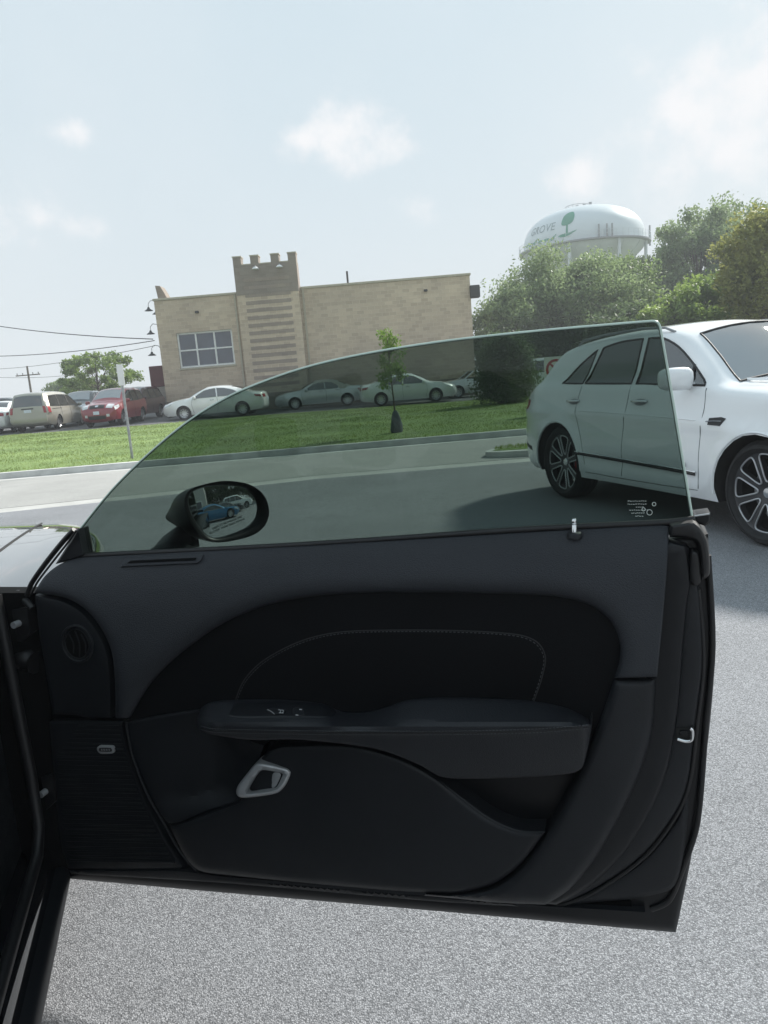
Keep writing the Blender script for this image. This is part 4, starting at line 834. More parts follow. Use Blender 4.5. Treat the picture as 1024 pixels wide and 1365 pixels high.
def far_cars():
    def place(px, py, Y, z=None):
        p = at_y(px, py, Y); return (p.x, Y, zlot(p.x) + .25 * max(0, (Y - lawn_y(p.x)) / (62 - lawn_y(p.x))))
    w10 = make_wheel(.335, .21, .235, 10)
    c = Car(SEDAN, 'parked_car', 'white sedan facing left, in front of the building window', 'car', place(290, 545, 37.2), math.pi - .05, P_WHITE2, G_F, .2); face(c, 'sedan')
    for sd in (1, -1): c.door_mirror(.8, 1.02, sd, P_WHITE2)
    c = Car(dict(CONV, soft_mat=M_SOFT), 'parked_car', 'silver convertible with closed beige canvas top, left of the white sedan with red tail lamp', 'car', place(430, 545, 40.2), math.pi + .04, P_SILVER, G_F, .2); face(c, 'sedan')
    for sd in (1, -1): c.door_mirror(.72, .98, sd, P_SILVER)
    c = Car(SEDAN, 'parked_car', 'white sedan facing right behind the young tree with watering bag', 'car', place(544, 540, 37.3), 0.04, P_WHITE, G_F, .2); c.root.scale = (.93, .97, .98); face(c, 'sedan')
    for sd in (1, -1): c.door_mirror(.8, 1.02, sd, P_WHITE)
    c = Car(OPENC, 'parked_car', 'silver open convertible with its top down beside the dark shrub', 'car', place(640, 535, 40.5), math.pi + .12, P_SILVER, G_F, .2)
    r = c.root; fr = MB(); fr.tube([(.95, -.72, .95), (.42, -.6, 1.33), (.42, .6, 1.33), (.95, .72, .95)], .03, 6).build('windscreen_frame', P_SILVER, r, 60)
    MB().add([(.94, -.7, .96), (.94, .7, .96), (.43, .58, 1.31), (.43, -.58, 1.31), (.93, -.7, .955), (.93, .7, .955), (.42, .58, 1.305), (.42, -.58, 1.305)], [(0, 1, 2, 3), (7, 6, 5, 4)]).build('windscreen', glass_mat('screen_glass', (.6, .66, .64)), r)
    for y in (-.36, .36):
        sb = MB().bbox(-.42, -.2, y - .24, y + .24, .7, 1.16, .06).build('seat', M_SEAT, r); MB().bbox(-.44, -.3, y - .12, y + .12, 1.17, 1.34, .04).build('headrest', M_SEAT, sb)
    MB().bbox(-.9, .8, -.62, .62, .9, .99, .02).build('cabin_floor', M_BLACK, r); MB().bbox(-1.35, -.85, -.6, .6, .98, 1.12, .05).build('folded_top', M_SOFT, r)
    c = Car(VAN, 'parked_minivan', 'champagne minivan seen from behind at the left edge of the lawn', 'minivan', place(69, 560, 37.3), math.pi / 2 + .03, P_CREAM, G_F, .2); face(c, 'van')
    for sd in (1, -1): c.door_mirror(1.2, 1.1, sd, P_CREAM)
    MB().tube([(-2.50, -.3, 1.16), (-2.49, .05, 1.22), (-2.475, .25, 1.2)], .012, 5).build('rear_wiper', M_BLACK, c.root)
    c = Car(SUVS, 'parked_suv', 'red SUV facing the street behind the thin sign post', 'suv', place(155, 555, 37.0), -math.pi / 2 - .04, P_RED, G_F, .2); face(c, 'suv')
    for sd in (1, -1): c.door_mirror(.82, 1.12, sd, P_RED)
    c = Car(SUVS, 'parked_suv', 'dark SUV squeezed between the champagne minivan and the red SUV', 'suv', place(112, 552, 42.0), -math.pi / 2 + .1, P_DARK, G_F, .22); face(c, 'suv')
    for sd in (1, -1): c.door_mirror(.82, 1.12, sd, P_DARK)
    c = Car(SUVS, 'parked_suv', 'dark maroon SUV just right of the red SUV', 'suv', place(181, 548, 40.8), -math.pi / 2 - .12, P_MAR, G_F, .22); face(c, 'suv')
    for sd in (1, -1): c.door_mirror(.82, 1.12, sd, P_MAR)
    c = Car(SEDAN, 'parked_car', 'white sedan cut off by the left edge of the photo', 'car', place(8, 560, 37.8), math.pi / 2 + .15, P_WHITE, G_F, .22); face(c, 'sedan')
    for sd in (1, -1): c.door_mirror(.8, 1.02, sd, P_DARK)
    c = Car(SUVS, 'parked_suv', 'dark SUV half hidden behind the champagne minivan at far left', 'suv', place(14, 545, 44.5), .3, P_DARK, G_F, .22); face(c, 'suv')
    c = Car(SUVS, 'parked_suv', 'white SUV half hidden behind the dark shrub', 'suv', place(708, 520, 36.5), 2.9, P_WHITE, G_F, .22); face(c, 'suv')
far_cars()
# ------------------------------------------------------------------ the white SUV beside the open door
def big_wheel():
    Rt, w, rr = .39, .27, .318; ty = MB().lathe([(rr, -w/2 + .01), (rr + .012, -w/2 + .002), (Rt - .06, -w/2 - .006), (Rt - .02, -w/2 + .018), (Rt, -w/2 + .05)] + sum([[(Rt, y - .012), (Rt - .008, y - .009), (Rt - .008, y + .009), (Rt, y + .012)] for y in (-.05, 0, .05)], []) + [(Rt, w/2 - .05), (Rt - .02, w/2 - .018), (Rt - .035, w/2 + .002), (Rt - .037, w/2 - .001), (Rt - .06, w/2 + .006), (rr + .012, w/2 - .002), (rr, w/2 - .01), (rr - .02, w/2 - .03), (rr - .03, -w/2 + .03), (rr, -w/2 + .01)], 64, 'y')
    tm = mesh('tyre', ty.V, ty.F, True, 45); yo = w/2 - .035
    circ = np.array([(.316 * math.cos(a), .316 * math.sin(a)) for a in np.linspace(0, 2 * math.pi, 80, endpoint=False)]); wins = []
    for k in range(8):
        a = 2 * math.pi * k / 8 + .12; q = [(.085, -.012), (.085, .012), (.16, .042), (.235, .068), (.262, .058), (.27, 0), (.262, -.058), (.235, -.068), (.16, -.042)]
        wins.append(spline([(1.06 * (x * math.cos(a) - y * math.sin(a)), 1.06 * (x * math.sin(a) + y * math.cos(a))) for x, y in q], 4, True))
    V2, T, I = cdt([circ] + wins, .022)
    def dish(x, z): r = math.hypot(x, z); return yo - .022 * (1 - (r / .316)) - .02 * math.exp(-(r / .07) ** 2) + .012 * max(0, (r - .288) / .028)
    F = [t if ((V2[t[1]][0]-V2[t[0]][0])*(V2[t[2]][1]-V2[t[0]][1]) - (V2[t[1]][1]-V2[t[0]][1])*(V2[t[2]][0]-V2[t[0]][0])) < 0 else t[::-1] for t, i in zip(T, I) if not i]
    rm = MB().add([(x, dish(x, z), z) for x, z in V2], F)
    for q in wins:                                            # window walls
        n = len(q); V = [(x, dish(x, z), z) for x, z in q] + [(x * .97, dish(x, z) - .05, z * .97) for x, z in q]; rm.add(V, [(i, (i+1) % n, (i+1) % n + n, i + n) for i in range(n)])
    rm.lathe([(.314, yo + .012), (.323, yo + .01), (.303, -w/2 + .03)], 64, 'y'); me = mesh('rim', rm.V, rm.F, True, 35)
    ed = MB()
    for q in wins: ed.tube([(x, dish(x, z) + .001, z) for x, z in q], .0072, 6, closed=True)
    ed.lathe([(.315, yo + .010), (.319, yo + .017), (.323, yo + .010)], 64, 'y')
    br = MB().lathe([(.05, yo - .10), (.06, yo - .085), (.19, yo - .085), (.195, yo - .10)], 40, 'y')
    hub = MB().lathe([(.0, yo - .018), (.035, yo - .02), (.042, yo - .028), (.042, yo - .05)], 24, 'y')
    cal = MB()
    for a0 in np.linspace(2.6, 3.6, 7)[:-1]:
        a1 = a0 + 1.0 / 6; V = []
        for a in (a0, a1):
            for r in (.13, .215):
                for y in (yo - .12, yo - .062): V.append((r * math.cos(a), y, r * math.sin(a)))
        cal.add(V, [(0, 1, 3, 2), (4, 6, 7, 5), (1, 5, 7, 3), (2, 3, 7, 6), (0, 4, 5, 1)])
    return tm, me, mesh('brake_disc', br.V, br.F, True, 40), True, [('rim_edging', mesh('rim_edging', ed.V, ed.F, True), M_RIM), ('hub_cap', mesh('hub_cap', hub.V, hub.F, True, 40), M_CHROME), ('brake_caliper', mesh('brake_caliper', cal.V, cal.F), M_RED)]
LUX = dict(top=[(-.72,.25),(-.93,.33),(-1.02,.5),(-1.04,.72),(-1.0,.9),(-.95,1.04),(-.88,1.135),(-.72,1.195),(-.52,1.33),(-.38,1.46),(-.26,1.545),(-.05,1.60),(.3,1.64),(.8,1.665),(1.25,1.66),(1.52,1.63),(1.74,1.565),(2.02,1.39),(2.26,1.22),(2.38,1.165),(2.75,1.14),(3.15,1.085),(3.42,1.0),(3.56,.85),(3.6,.62),(3.56,.42),(3.4,.28)],
    n=5, zu=.275, ax=(0, 2.80), Rt=.39, ra=.435, hw=.935, belt=[(-1,1.18),(.2,1.195),(1.2,1.175),(2.2,1.145),(3.5,1.0)], lf=.8, kf=.2, lr=.75, kr=.2, tumble=.40, shoulder=.045, round=.085, zmid=.6, crease=.018, scoop=.018, tyre_w=.27, crown=.045,
    windows=[[(-.02,1.225,'c'),(.2,1.40),(.44,1.535,'c'),(.385,1.215,'c')],[(.43,1.215,'c'),(.54,1.55,'c'),(.82,1.588),(1.14,1.592,'c'),(1.2,1.20,'c')],[(1.275,1.198,'c'),(1.225,1.592,'c'),(1.44,1.572),(1.68,1.485),(1.92,1.345),(2.08,1.235),(2.17,1.17,'c')]],
    side=[('fuel_flap',[(-.42,.92),(-.42,1.05),(-.2,1.06),(-.16,.92)],P_BENT),('tail_lamp',[(-.93,.93,'c'),(-.88,1.06,'c'),(-.72,1.05,'c'),(-.76,.95,'c')],M_TAIL),('side_reflector',[(-.95,.52,'c'),(-.95,.56,'c'),(-.62,.53,'c'),(-.6,.48,'c')],M_BLACK)],
    screens=[('windscreen',1.73,2.35,1.17),('rear_screen',-.7,-.3,1.2)], trim=(.010, M_BLACK), sharp=45, rings=(.014, .03, .05, .075))
def lux_suv():
    Rc = at_z(752, 664); Fc = at_z(1012, 727); d = (Fc - Rc).normalized(); left = Vector((-d.y, d.x, 0)); loc = Rc + left * (.935 - .06)
    c = Car(LUX, 'white_luxury_suv', 'large white SUV with dark multi spoke wheels parked right of the open door', 'suv', (loc.x, loc.y, 0), math.atan2(d.y, d.x), P_BENT, None, .05, big_wheel())
    S = (-1, 1)
    c.line('shut_line', [(2.2, 1.15), (2.22, 1.0), (2.2, .7), (2.17, .36)], .003, M_SHUT); c.line('shut_line', [(1.215, 1.18), (1.2, .9), (1.16, .6), (1.13, .36)], .003, M_SHUT)
    c.line('shut_line', [(.40, 1.19), (.36, 1.0), (.40, .85), (.48, .66), (.52, .42)], .003, M_SHUT); c.line('shut_line', [(.52, .34), (1.3, .335), (2.16, .345)], .003, M_SHUT)
    c.line('door_crease', [(2.15, .905), (1.6, .925), (.9, .945), (.45, .95)], .0045, P_BENT, .001)
    for sd in S:
        MB().tube([c.sidept(x, .535 - .028 * x + .018 * k, sd, .006) for x in np.linspace(.38, 2.14, 14) for k in (0,)], .016, 6).build('side_moulding', M_BLACK, c.root, 60)
        MB().tube([c.sidept(x, .553 - .028 * x, sd, .010) for x in np.linspace(.38, 2.16, 14)], .006, 6).build('moulding_strip', M_CHROME, c.root, 60)  # thin chrome strip along the moulding
        v = [c.sidept(x, z, sd, .006) for x, z in ((2.3, .875), (2.3, .925), (2.42, .935), (2.47, .925), (2.43, .87))]; w = [(x, y - sd * .03, z) for x, y, z in v]; n = 5
        vt = MB().add(v + w, [tuple(range(5))[::sd], tuple(range(9, 4, -1))[::sd]] + [(i, (i+1) % n, (i+1) % n + n, i + n) for i in range(n)]).build('fender_vent', M_BLACK, c.root)
        MB().tube([c.sidept(x, z, sd, .008) for x, z in ((2.28, .90), (2.36, .905), (2.44, .905))], .005, 6).build('vent_bar', M_CHROME, vt, 60)
        c.door_mirror(2.0, 1.235, sd, P_BENT, 1.12, .2)
        for hx in (.30, 1.40):
            z = 1.045; hd = MB().tube([c.sidept(hx - .11, z, sd, .002), c.sidept(hx - .08, z + .004, sd, .03), c.sidept(hx + .07, z + .004, sd, .03), c.sidept(hx + .1, z, sd, .002)], [.012, .014, .014, .012], 8).build('door_handle', M_CHROME, c.root, 60)
            P = [c.sidept(hx + .085 * math.cos(a), z - .005 + .03 * math.sin(a), sd, .0025) for a in np.linspace(0, 2 * math.pi, 20, endpoint=False)]; MB().add(P, [tuple(range(20))[::-sd]]).build('handle_cup', M_STEEL, hd)
        MB().tube([(.0, sd * .62, 1.605), (.08, sd * .625, 1.645), (.5, sd * .64, 1.672), (1.1, sd * .64, 1.682), (1.40, sd * .62, 1.665), (1.52, sd * .61, 1.62)], .012, 8).build('roof_rail', M_STEEL, c.root, 60)
        MB().tube([c.sidept(1.95, 1.335, sd, .004), c.sidept(1.98, 1.18, sd, .004)], .011, 6).build('quarter_bar', M_BLACK, c.root, 60)
        V_, F_ = text_mesh('V8', .055)
        W_ = [c.sidept(2.02 + (v.x if sd < 0 else -v.x), .525 + v.y, sd, .009) for v in V_]; put('lettering', mesh('lettering', W_, F_), M_STEEL, c.root)
        c.patch('headlamp', 'front', .78, .96, sd * .6, sd * .9, M_HEAD, .012); c.patch('tail_lamp', 'rear', .9, 1.02, sd * .55, sd * .95, M_TAIL, .01)
        a_ = MB(); a_.tube([c.sidept(x, z, sd, -.004) for x, z in [(0 + .447 * math.cos(a), .39 + .447 * math.sin(a)) for a in np.linspace(-.1, math.pi + .1, 30)]], .011, 6).build('arch_lip', P_BENT, c.root, 60)
        MB().tube([c.sidept(x, z, sd, -.004) for x, z in [(2.8 + .447 * math.cos(a), .39 + .447 * math.sin(a)) for a in np.linspace(-.1, math.pi + .1, 30)]], .011, 6).build('arch_lip', P_BENT, c.root, 60)
        MB().tube([(2.36, sd * .62, 1.195), (2.6, sd * .6, 1.19), (3.1, sd * .5, 1.13)], .012, 6).build('bonnet_ridge', P_BENT, c.root, 60)
    for x0, nm in ((1.73, 'screen_top_seal'), (2.35, 'screen_base_seal')):
        i = int(np.argmin(np.abs(c.top[:, 0] - x0) + (c.top[:, 1] < 1.1) * 9)); MB().tube([c.strip(i, t) for t in np.linspace(-.9, .9, 15)], .011, 6).build(nm, M_BLACK, c.root, 60)
    ia = [i for i in range(len(c.top)) if 1.70 < c.top[i][0] < 2.38 and c.top[i][1] > 1.1]
    for sd in S: MB().tube([c.strip(i, .9 * sd) for i in ia], .009, 6).build('screen_side_seal', M_BLACK, c.root, 60)
    c.patch('grille', 'front', .6, .95, -.4, .4, M_BLACK, .02); c.patch('rear_plate', 'rear', .7, .82, -.25, .25, M_PLATE, .012)
    MB().tube([(2.36, -.6, 1.18), (2.40, -.2, 1.21), (2.33, .25, 1.23)], .012, 5).build('windscreen_wiper', M_BLACK, c.root)
lux_suv()
# ================================================================== the black coupe and its open door
M_PAINTB = mat('paint_black', (.004, .0045, .006), .10, coat=1.0, var=.1, vscale=3)
M_SHELL = mat('shell_paint', (.0045, .005, .0065), .38, var=.1, vscale=3, spec=.35)
M_WING = mat('paint_black_gloss', (.004, .0045, .006), .03, coat=1.0, var=.1, vscale=3, spec=1.0)
M_WING.node_tree.nodes['Principled BSDF'].inputs['Coat IOR'].default_value = 2.2
M_VINYL = mat('grained_vinyl', (.0250, .0278, .0340), .50, var=.10, vscale=4, bump=.45, bscale=380, spec=.42, rv=.07, stretch=(1, 1, 2.2))
M_PLAST = mat('panel_plastic', (.0088, .0102, .0130), .48, var=.12, vscale=6, bump=.2, bscale=600, spec=.36, rv=.10)
M_SUEDE = mat('insert_leather', (.0040, .0044, .0054), .7, var=.12, vscale=7, bump=.12, bscale=500, spec=.14)
M_ARM = mat('armrest_leather', (.0125, .0142, .0178), .42, var=.1, vscale=5, bump=.3, bscale=460, spec=.4, rv=.08)
M_RUB = mat('door_rubber', (.006, .006, .007), .5, var=.15, vscale=9)
M_JAMB = mat('jamb_trim', (.0068, .0078, .0100), .42, var=.12, vscale=6, spec=.32)
M_VOID = mat('recess_shade', (.0022, .0024, .0028), .8, spec=.1)  # shade of pocket, slots and cavities painted near-black; also blackens the hinge post
M_STITCH = mat('stitch_thread', (.065, .068, .075), .8, var=.2, vscale=60)
M_SATIN = mat('satin_silver', (.44, .45, .46), .36, metal=.45, var=.06, vscale=30)
M_GLYPH = mat('glyph_print', (.45, .46, .47), .6)
M_TINT = glass_mat('tinted_side_glass', (.442, .502, .478), 1.36, film=.008)
M_GEDGE = mat('glass_edge', (.50, .62, .55), .25, var=.06, vscale=20, spec=.8)
M_MIRROR = mat('mirror_silver', (.86, .88, .88), .0, metal=1.0)
M_ETCH = mat('etched_print', (.55, .60, .57), .7)
DA, DB = np.array([-.70, 1.66, 0.]), np.array([.525, 1.25, 0.]); DU = (DB - DA) / np.linalg.norm(DB - DA); DN = np.array([DU[1], -DU[0], 0.]); EYEP = np.array([0, 0, EYE])
def P(x, y, h=0.):
    v = ray(x, y); t = ((DA - EYEP) @ DN + h) / (v @ DN); return EYEP + v * t
HH = np.array([-.86, 1.70, 0]); EF = np.array([-.26, .9656, 0]); EO = np.array([.9656, .26, 0])
def C(a, b, z): return HH + EF * a + EO * b + np.array([0, 0, z])
coupe = thing('black_coupe', tuple(HH), 0, 'black coupe with its passenger door swung wide open in the foreground', 'car')
def wbuild(m, name, mt, parent, smooth=None): return m.build(name, mt, parent, smooth, world=True)
def body():
    sec = [(.045, .30), (.075, .45), (.085, .62), (.078, .80), (.055, .90), (.025, .955), (-.025, .99), (-.09, 1.008), (-.3, 1.03), (-.6, 1.055), (-.86, 1.06), (-1.1, 1.055), (-1.4, 1.03), (-1.63, 1.008), (-1.70, .985), (-1.745, .955), (-1.78, .88), (-1.8, .6), (-1.77, .3)]
    As = list(np.linspace(0.03, 1.3, 12)) + [1.5, 1.65, 1.78, 1.88, 1.94, 1.97]
    V = []; F = []; n = len(sec)
    for a in As:
        drop = .015 * a + .022 * a * a + (0 if a < 1.5 else .55 * (a - 1.5) ** 2); pin = 0 if a < 1.2 else .35 * (a - 1.2) ** 2
        for b, z in sec:
            k = max(0, (z - .3) / .7); bb = b + (pin if b < -.86 else -pin) ; V.append(C(a, bb + .03 * math.sin(min(a, 1.6) / 1.6 * math.pi) * (1 if b > -.86 else -1) * (abs(b + .86) > .8), z - drop * k))
    for i in range(len(As) - 1):
        for j in range(n - 1): q = i * n + j; F.append((q, q + n, q + n + 1, q + 1))
    F.append(tuple(range((len(As) - 1) * n, len(As) * n)))
    o = put('front_wing_and_bonnet', mesh('bonnet', V, F, True, 35), M_WING, coupe, True)
    wbuild(MB().tube([C(a, -.155 - .02 * a, 1.017 - .015 * a - .022 * a * a) for a in np.linspace(.03, 1.5, 14)], .0035, 5), 'shut_line', M_BLACK, coupe)
    # A-post, kick panel and floor seen through the door opening
    wbuild(MB().add([C(.02, .03, .25), C(.02, -.16, .25), C(.02, -.16, 1.02), C(.02, .03, .99), C(.08, .03, .25), C(.08, -.16, .25), C(.08, -.16, 1.02), C(.08, .03, .99)], [(0, 3, 2, 1), (4, 5, 6, 7), (0, 4, 7, 3), (3, 7, 6, 2)]), 'hinge_post', M_VOID, coupe)
    wbuild(MB().add([C(.02, -.10, .3), C(-.55, -.14, .3), C(-.50, -.14, .98), C(.02, -.10, 1.0), C(.02, -.15, .3), C(-.55, -.19, .3), C(-.50, -.19, .98), C(.02, -.15, 1.0)], [(0, 1, 2, 3), (4, 7, 6, 5), (1, 5, 6, 2), (3, 2, 6, 7)]), 'kick_panel', M_PLAST, coupe)
    wbuild(MB().add([C(-.02, -.2, .62), C(-.62, -.2, .66), C(-.55, -.2, .98), C(.02, -.2, 1.04), C(-.02, -1.55, .62), C(-.62, -1.55, .66), C(-.55, -1.55, .98), C(.02, -1.55, 1.04)], [(0, 1, 2, 3), (0, 4, 5, 1), (1, 5, 6, 2), (2, 6, 7, 3)]), 'dashboard', M_PLAST, coupe)
    prof = [(-.03, .283), (-.034, .305), (-.038, .335), (-.05, .348), (-.075, .352), (-.10, .345), (-.13, .31), (-.16, .26), (-.9, .25)]
    V = []; F = []; n = len(prof); A2 = [.05, -.15, -.4, -.8, -1.2, -1.6, -2.0]
    for a in A2:
        for b, z in prof: V.append(C(a, b, z))
    for i in range(len(A2) - 1):
        for j in range(n - 1): q = i * n + j; F.append((q, q + 1, q + n + 1, q + n))
    put('sill', mesh('sill', V, F, True, 50), M_PAINTB, coupe, True)
    pr2 = [(-.06, .14), (-.03, .17), (-.012, .21), (.0, .25), (-.002, .272), (-.014, .283), (-.034, .2835)]; n = len(pr2); V = [C(a, b, z) for a in A2 for b, z in pr2]
    put('sill_cladding', mesh('sill_cladding', V, [(i*n+j, i*n+j+1, (i+1)*n+j+1, (i+1)*n+j) for i in range(len(A2)-1) for j in range(n-1)], True, 60), M_JAMB, coupe, True)
    wbuild(MB().tube([C(.015, -.055, 1.0), C(.005, -.05, .8), C(.0, -.045, .55), C(-.01, -.045, .42), C(-.05, -.05, .365), C(-.2, -.056, .352), C(-2, -.056, .352)], .014, 8), 'door_seal', M_RUB, coupe, 60)
    for px, py in ((24, 834), (58, 1058)):                      # hinge leaves
        q = [P(px + a, py + b, .012) for a, b in ((-16, -20), (12, -24), (16, 10), (4, 22), (-14, 18))]; wbuild(MB().add([tuple(v) for v in q] + [tuple(v - DN * .03) for v in q], [(4, 3, 2, 1, 0), (5, 6, 7, 8, 9)] + [(i, (i+1) % 5, (i+1) % 5 + 5, i + 5) for i in range(5)]), 'hinge', M_RUB, coupe)
    for px, py in ((22, 832), (58, 1057)):
        c = P(px, py, .02); e = -DN; wbuild(MB().tube([c + DN * .006, c + DN * .010, c - DN * .02], [.006, .008, .008], 10), 'hinge_bolt', M_SATIN, coupe, 40)
    bt = MB(); cc = [P(8 + 5 * k, 880 + 3 * math.sin(k), .0) for k in range(9)]; bt.tube(cc, [.022 if k % 2 else .028 for k in range(9)], 12); wbuild(bt, 'cable_boot', M_RUB, coupe, 60)
    wbuild(MB().tube([P(12, 800, -.02), P(24, 792, -.015), P(36, 802, -.01), P(44, 812, .0)], [.010, .011, .010, .008], 8), 'cable_loom', M_RUB, coupe, 60)
    wbuild(MB().tube([C(.0, -.16, 1.0), C(-.3, -.24, 1.16), C(-.75, -.36, 1.34), C(-1.3, -.42, 1.42)], [.05, .035, .032, .035], 8), 'windscreen_pillar', M_PAINTB, coupe, 60)
    wbuild(MB().tube([C(.0, -1.56, 1.0), C(-.3, -1.48, 1.16), C(-.75, -1.36, 1.34), C(-1.3, -1.30, 1.42)], [.05, .035, .032, .035], 8), 'windscreen_pillar', M_PAINTB, coupe, 60)
    wbuild(MB().add([C(.05, -.2, 1.03), C(.1, -.86, 1.06), C(.05, -1.52, 1.03), C(-.72, -1.36, 1.34), C(-.70, -.86, 1.38), C(-.72, -.36, 1.34)], [(0, 1, 4, 5), (1, 2, 3, 4)]), 'windscreen', M_CGLASS, coupe)
    wbuild(MB().add([C(-.70, -.36, 1.34), C(-.68, -.86, 1.38), C(-.70, -1.36, 1.34), C(-1.9, -1.36, 1.43), C(-1.9, -.86, 1.47), C(-1.9, -.36, 1.43), C(-1.9, -.36, 1.40), C(-1.9, -1.36, 1.40)], [(0, 1, 4, 5), (1, 2, 3, 4), (0, 5, 6), (2, 7, 3)]), 'roof', M_PAINTB, coupe)
    # cabin and rear body: out of the frame but real, and they darken what the glass reflects
    wbuild(MB().add([C(-1.38, -.01, .22), C(-3.1, -.03, .22), C(-3.1, -.06, 1.0), C(-1.38, -.04, 1.02), C(-1.38, -1.72, .22), C(-3.1, -1.70, .22), C(-3.1, -1.66, 1.0), C(-1.38, -1.68, 1.02)], [(0, 3, 2, 1), (4, 5, 6, 7), (1, 2, 6, 5), (0, 4, 7, 3), (3, 7, 6, 2)]), 'rear_body', M_PAINTB, coupe)
    wbuild(MB().add([C(-1.9, -.36, 1.43), C(-1.9, -1.36, 1.43), C(-2.7, -1.55, 1.0), C(-2.7, -.15, 1.0)], [(0, 1, 2, 3)]), 'rear_screen', M_CGLASS, coupe)
    wbuild(MB().add([C(-1.55, -.34, 1.40), C(-1.95, -.34, 1.42), C(-2.7, -.1, .99), C(-1.75, -.06, 1.0)], [(0, 1, 2, 3), (3, 2, 1, 0)]), 'rear_pillar', M_PAINTB, coupe)
    wbuild(MB().add([C(.0, -1.6, .25), C(-1.38, -1.64, .25), C(-1.38, -1.64, 1.02), C(.0, -1.6, 1.02), C(.0, -1.72, .25), C(-1.38, -1.74, .25), C(-1.38, -1.74, 1.02), C(.0, -1.72, 1.02)], [(0, 3, 2, 1), (4, 5, 6, 7), (2, 3, 7, 6)]), 'driver_door', M_PAINTB, coupe)
    for b in (-.5, -1.22):
        s_ = MB(); s_.bbox(-.26, .26, -.24, .28, 0, .16, .05); T = Matrix.Rotation(math.atan2(EF[1], EF[0]) - math.pi / 2, 4, 'Z'); c_ = C(-.95, b, .36)
        o = wbuild(MB().add([(T @ Vector(v)) + Vector(c_) for v in s_.V], s_.F), 'seat', M_SUEDE, coupe, 60); s_ = MB(); s_.bbox(-.25, .25, -.42, -.24, .1, .72, .06).bbox(-.13, .13, -.5, -.38, .72, .92, .04)
        wbuild(MB().add([(T @ Vector(v)) + Vector(c_) for v in s_.V], s_.F), 'backrest', M_SUEDE, o, 60)
    wm = make_wheel(.36, .24, .26, 5, True)
    for sd, b in ((1, -.13), (-1, -1.6)):
        w = put('wheel', wm[0], M_TYRE, coupe, True); w.location = (0, 0, 0); w.matrix_parent_inverse = Matrix.Identity(4)
        c = C(.62, b, .36) - HH; w.location = tuple(c); w.rotation_euler = (0, 0, math.atan2(EO[1], EO[0]) - math.pi / 2 + (0 if sd > 0 else math.pi)); put('rim', wm[1], M_RIMD, w)
body()
# ------------------------------------------------------------------ door shell and its trim
def rnd(d, rpx, rm):
    k = 1 - np.clip(d / rpx, 0, 1); return rm * (1 - np.sqrt(np.clip(1 - k * k, 0, 1)))
DOOR = None
def dens(O, L):
    out = []
    for a, b in zip(O, np.roll(O, -1, 0)):
        k = max(1, int(math.ceil(np.linalg.norm(b - a) / L)))
        if np.linalg.norm(b - a) < 1e-6: continue
        out += [a + (b - a) * i / k for i in range(k)]
    return np.array(out)
def relief(name, outline, hf, m, step=9, rings=(2, 5, 9), skirt=.03, parent=None, holes=(), n=5, closed_spline=True, sharp=32):
    O = spline(outline, n, True) if closed_spline else np.array(outline, float); O = dens(O, max(3.0, step * .8)); HO = [spline(h, n, True) for h in holes]
    V2, T, I = cdt([O] + HO, step, rings, eps=1e-3); d = seg_dist(V2, O)
    for h in HO: d = np.minimum(d, seg_dist(V2, h))
    H = hf(V2[:, 0], V2[:, 1], d); V = [P(x, y, h) for (x, y), h in zip(V2, H)]; F = []
    edges = {}
    for t, i in zip(T, I):
        if i: continue
        a, b, c = V2[t[0]], V2[t[1]], V2[t[2]]; s = (b[0]-a[0])*(c[1]-a[1]) - (b[1]-a[1])*(c[0]-a[0]); f = t if s < 0 else t[::-1]; F.append(f)
        for k in range(3): e = (f[k], f[(k+1) % 3]); edges[e] = 1
    bd = [e for e in edges if (e[1], e[0]) not in edges]; mp = {}
    for a, b in bd:
        for q in (a, b):
            if q not in mp: mp[q] = len(V); V.append(V[q] - DN * skirt)
        F.append((b, a, mp[a], mp[b]))
    o = put(name, mesh(name, V, F, True, sharp), m, parent if parent is not None else DOOR, True)
    return o
def pline(name, pts, h, rad, m, n=5, parent=None, sides=8, taper=False):
    Q = spline(pts, n); hh = h if callable(h) else (lambda x, y: h); N_ = len(Q)
    return wbuild(MB().tube([P(x, y, float(hh(x, y))) for x, y in Q], [rad * (min(1, .3 + 3 * k / N_, .3 + 3 * (N_ - 1 - k) / N_) if taper else 1) for k in range(N_)], sides), name, m, parent if parent is not None else DOOR, 60)
def const(v): return lambda x, y, d: np.full(len(x), v)
def ybelt(x): return 742.5 - .0485 * (x - 105) if np.isscalar(x) else 742.5 - .0485 * (x - 105)
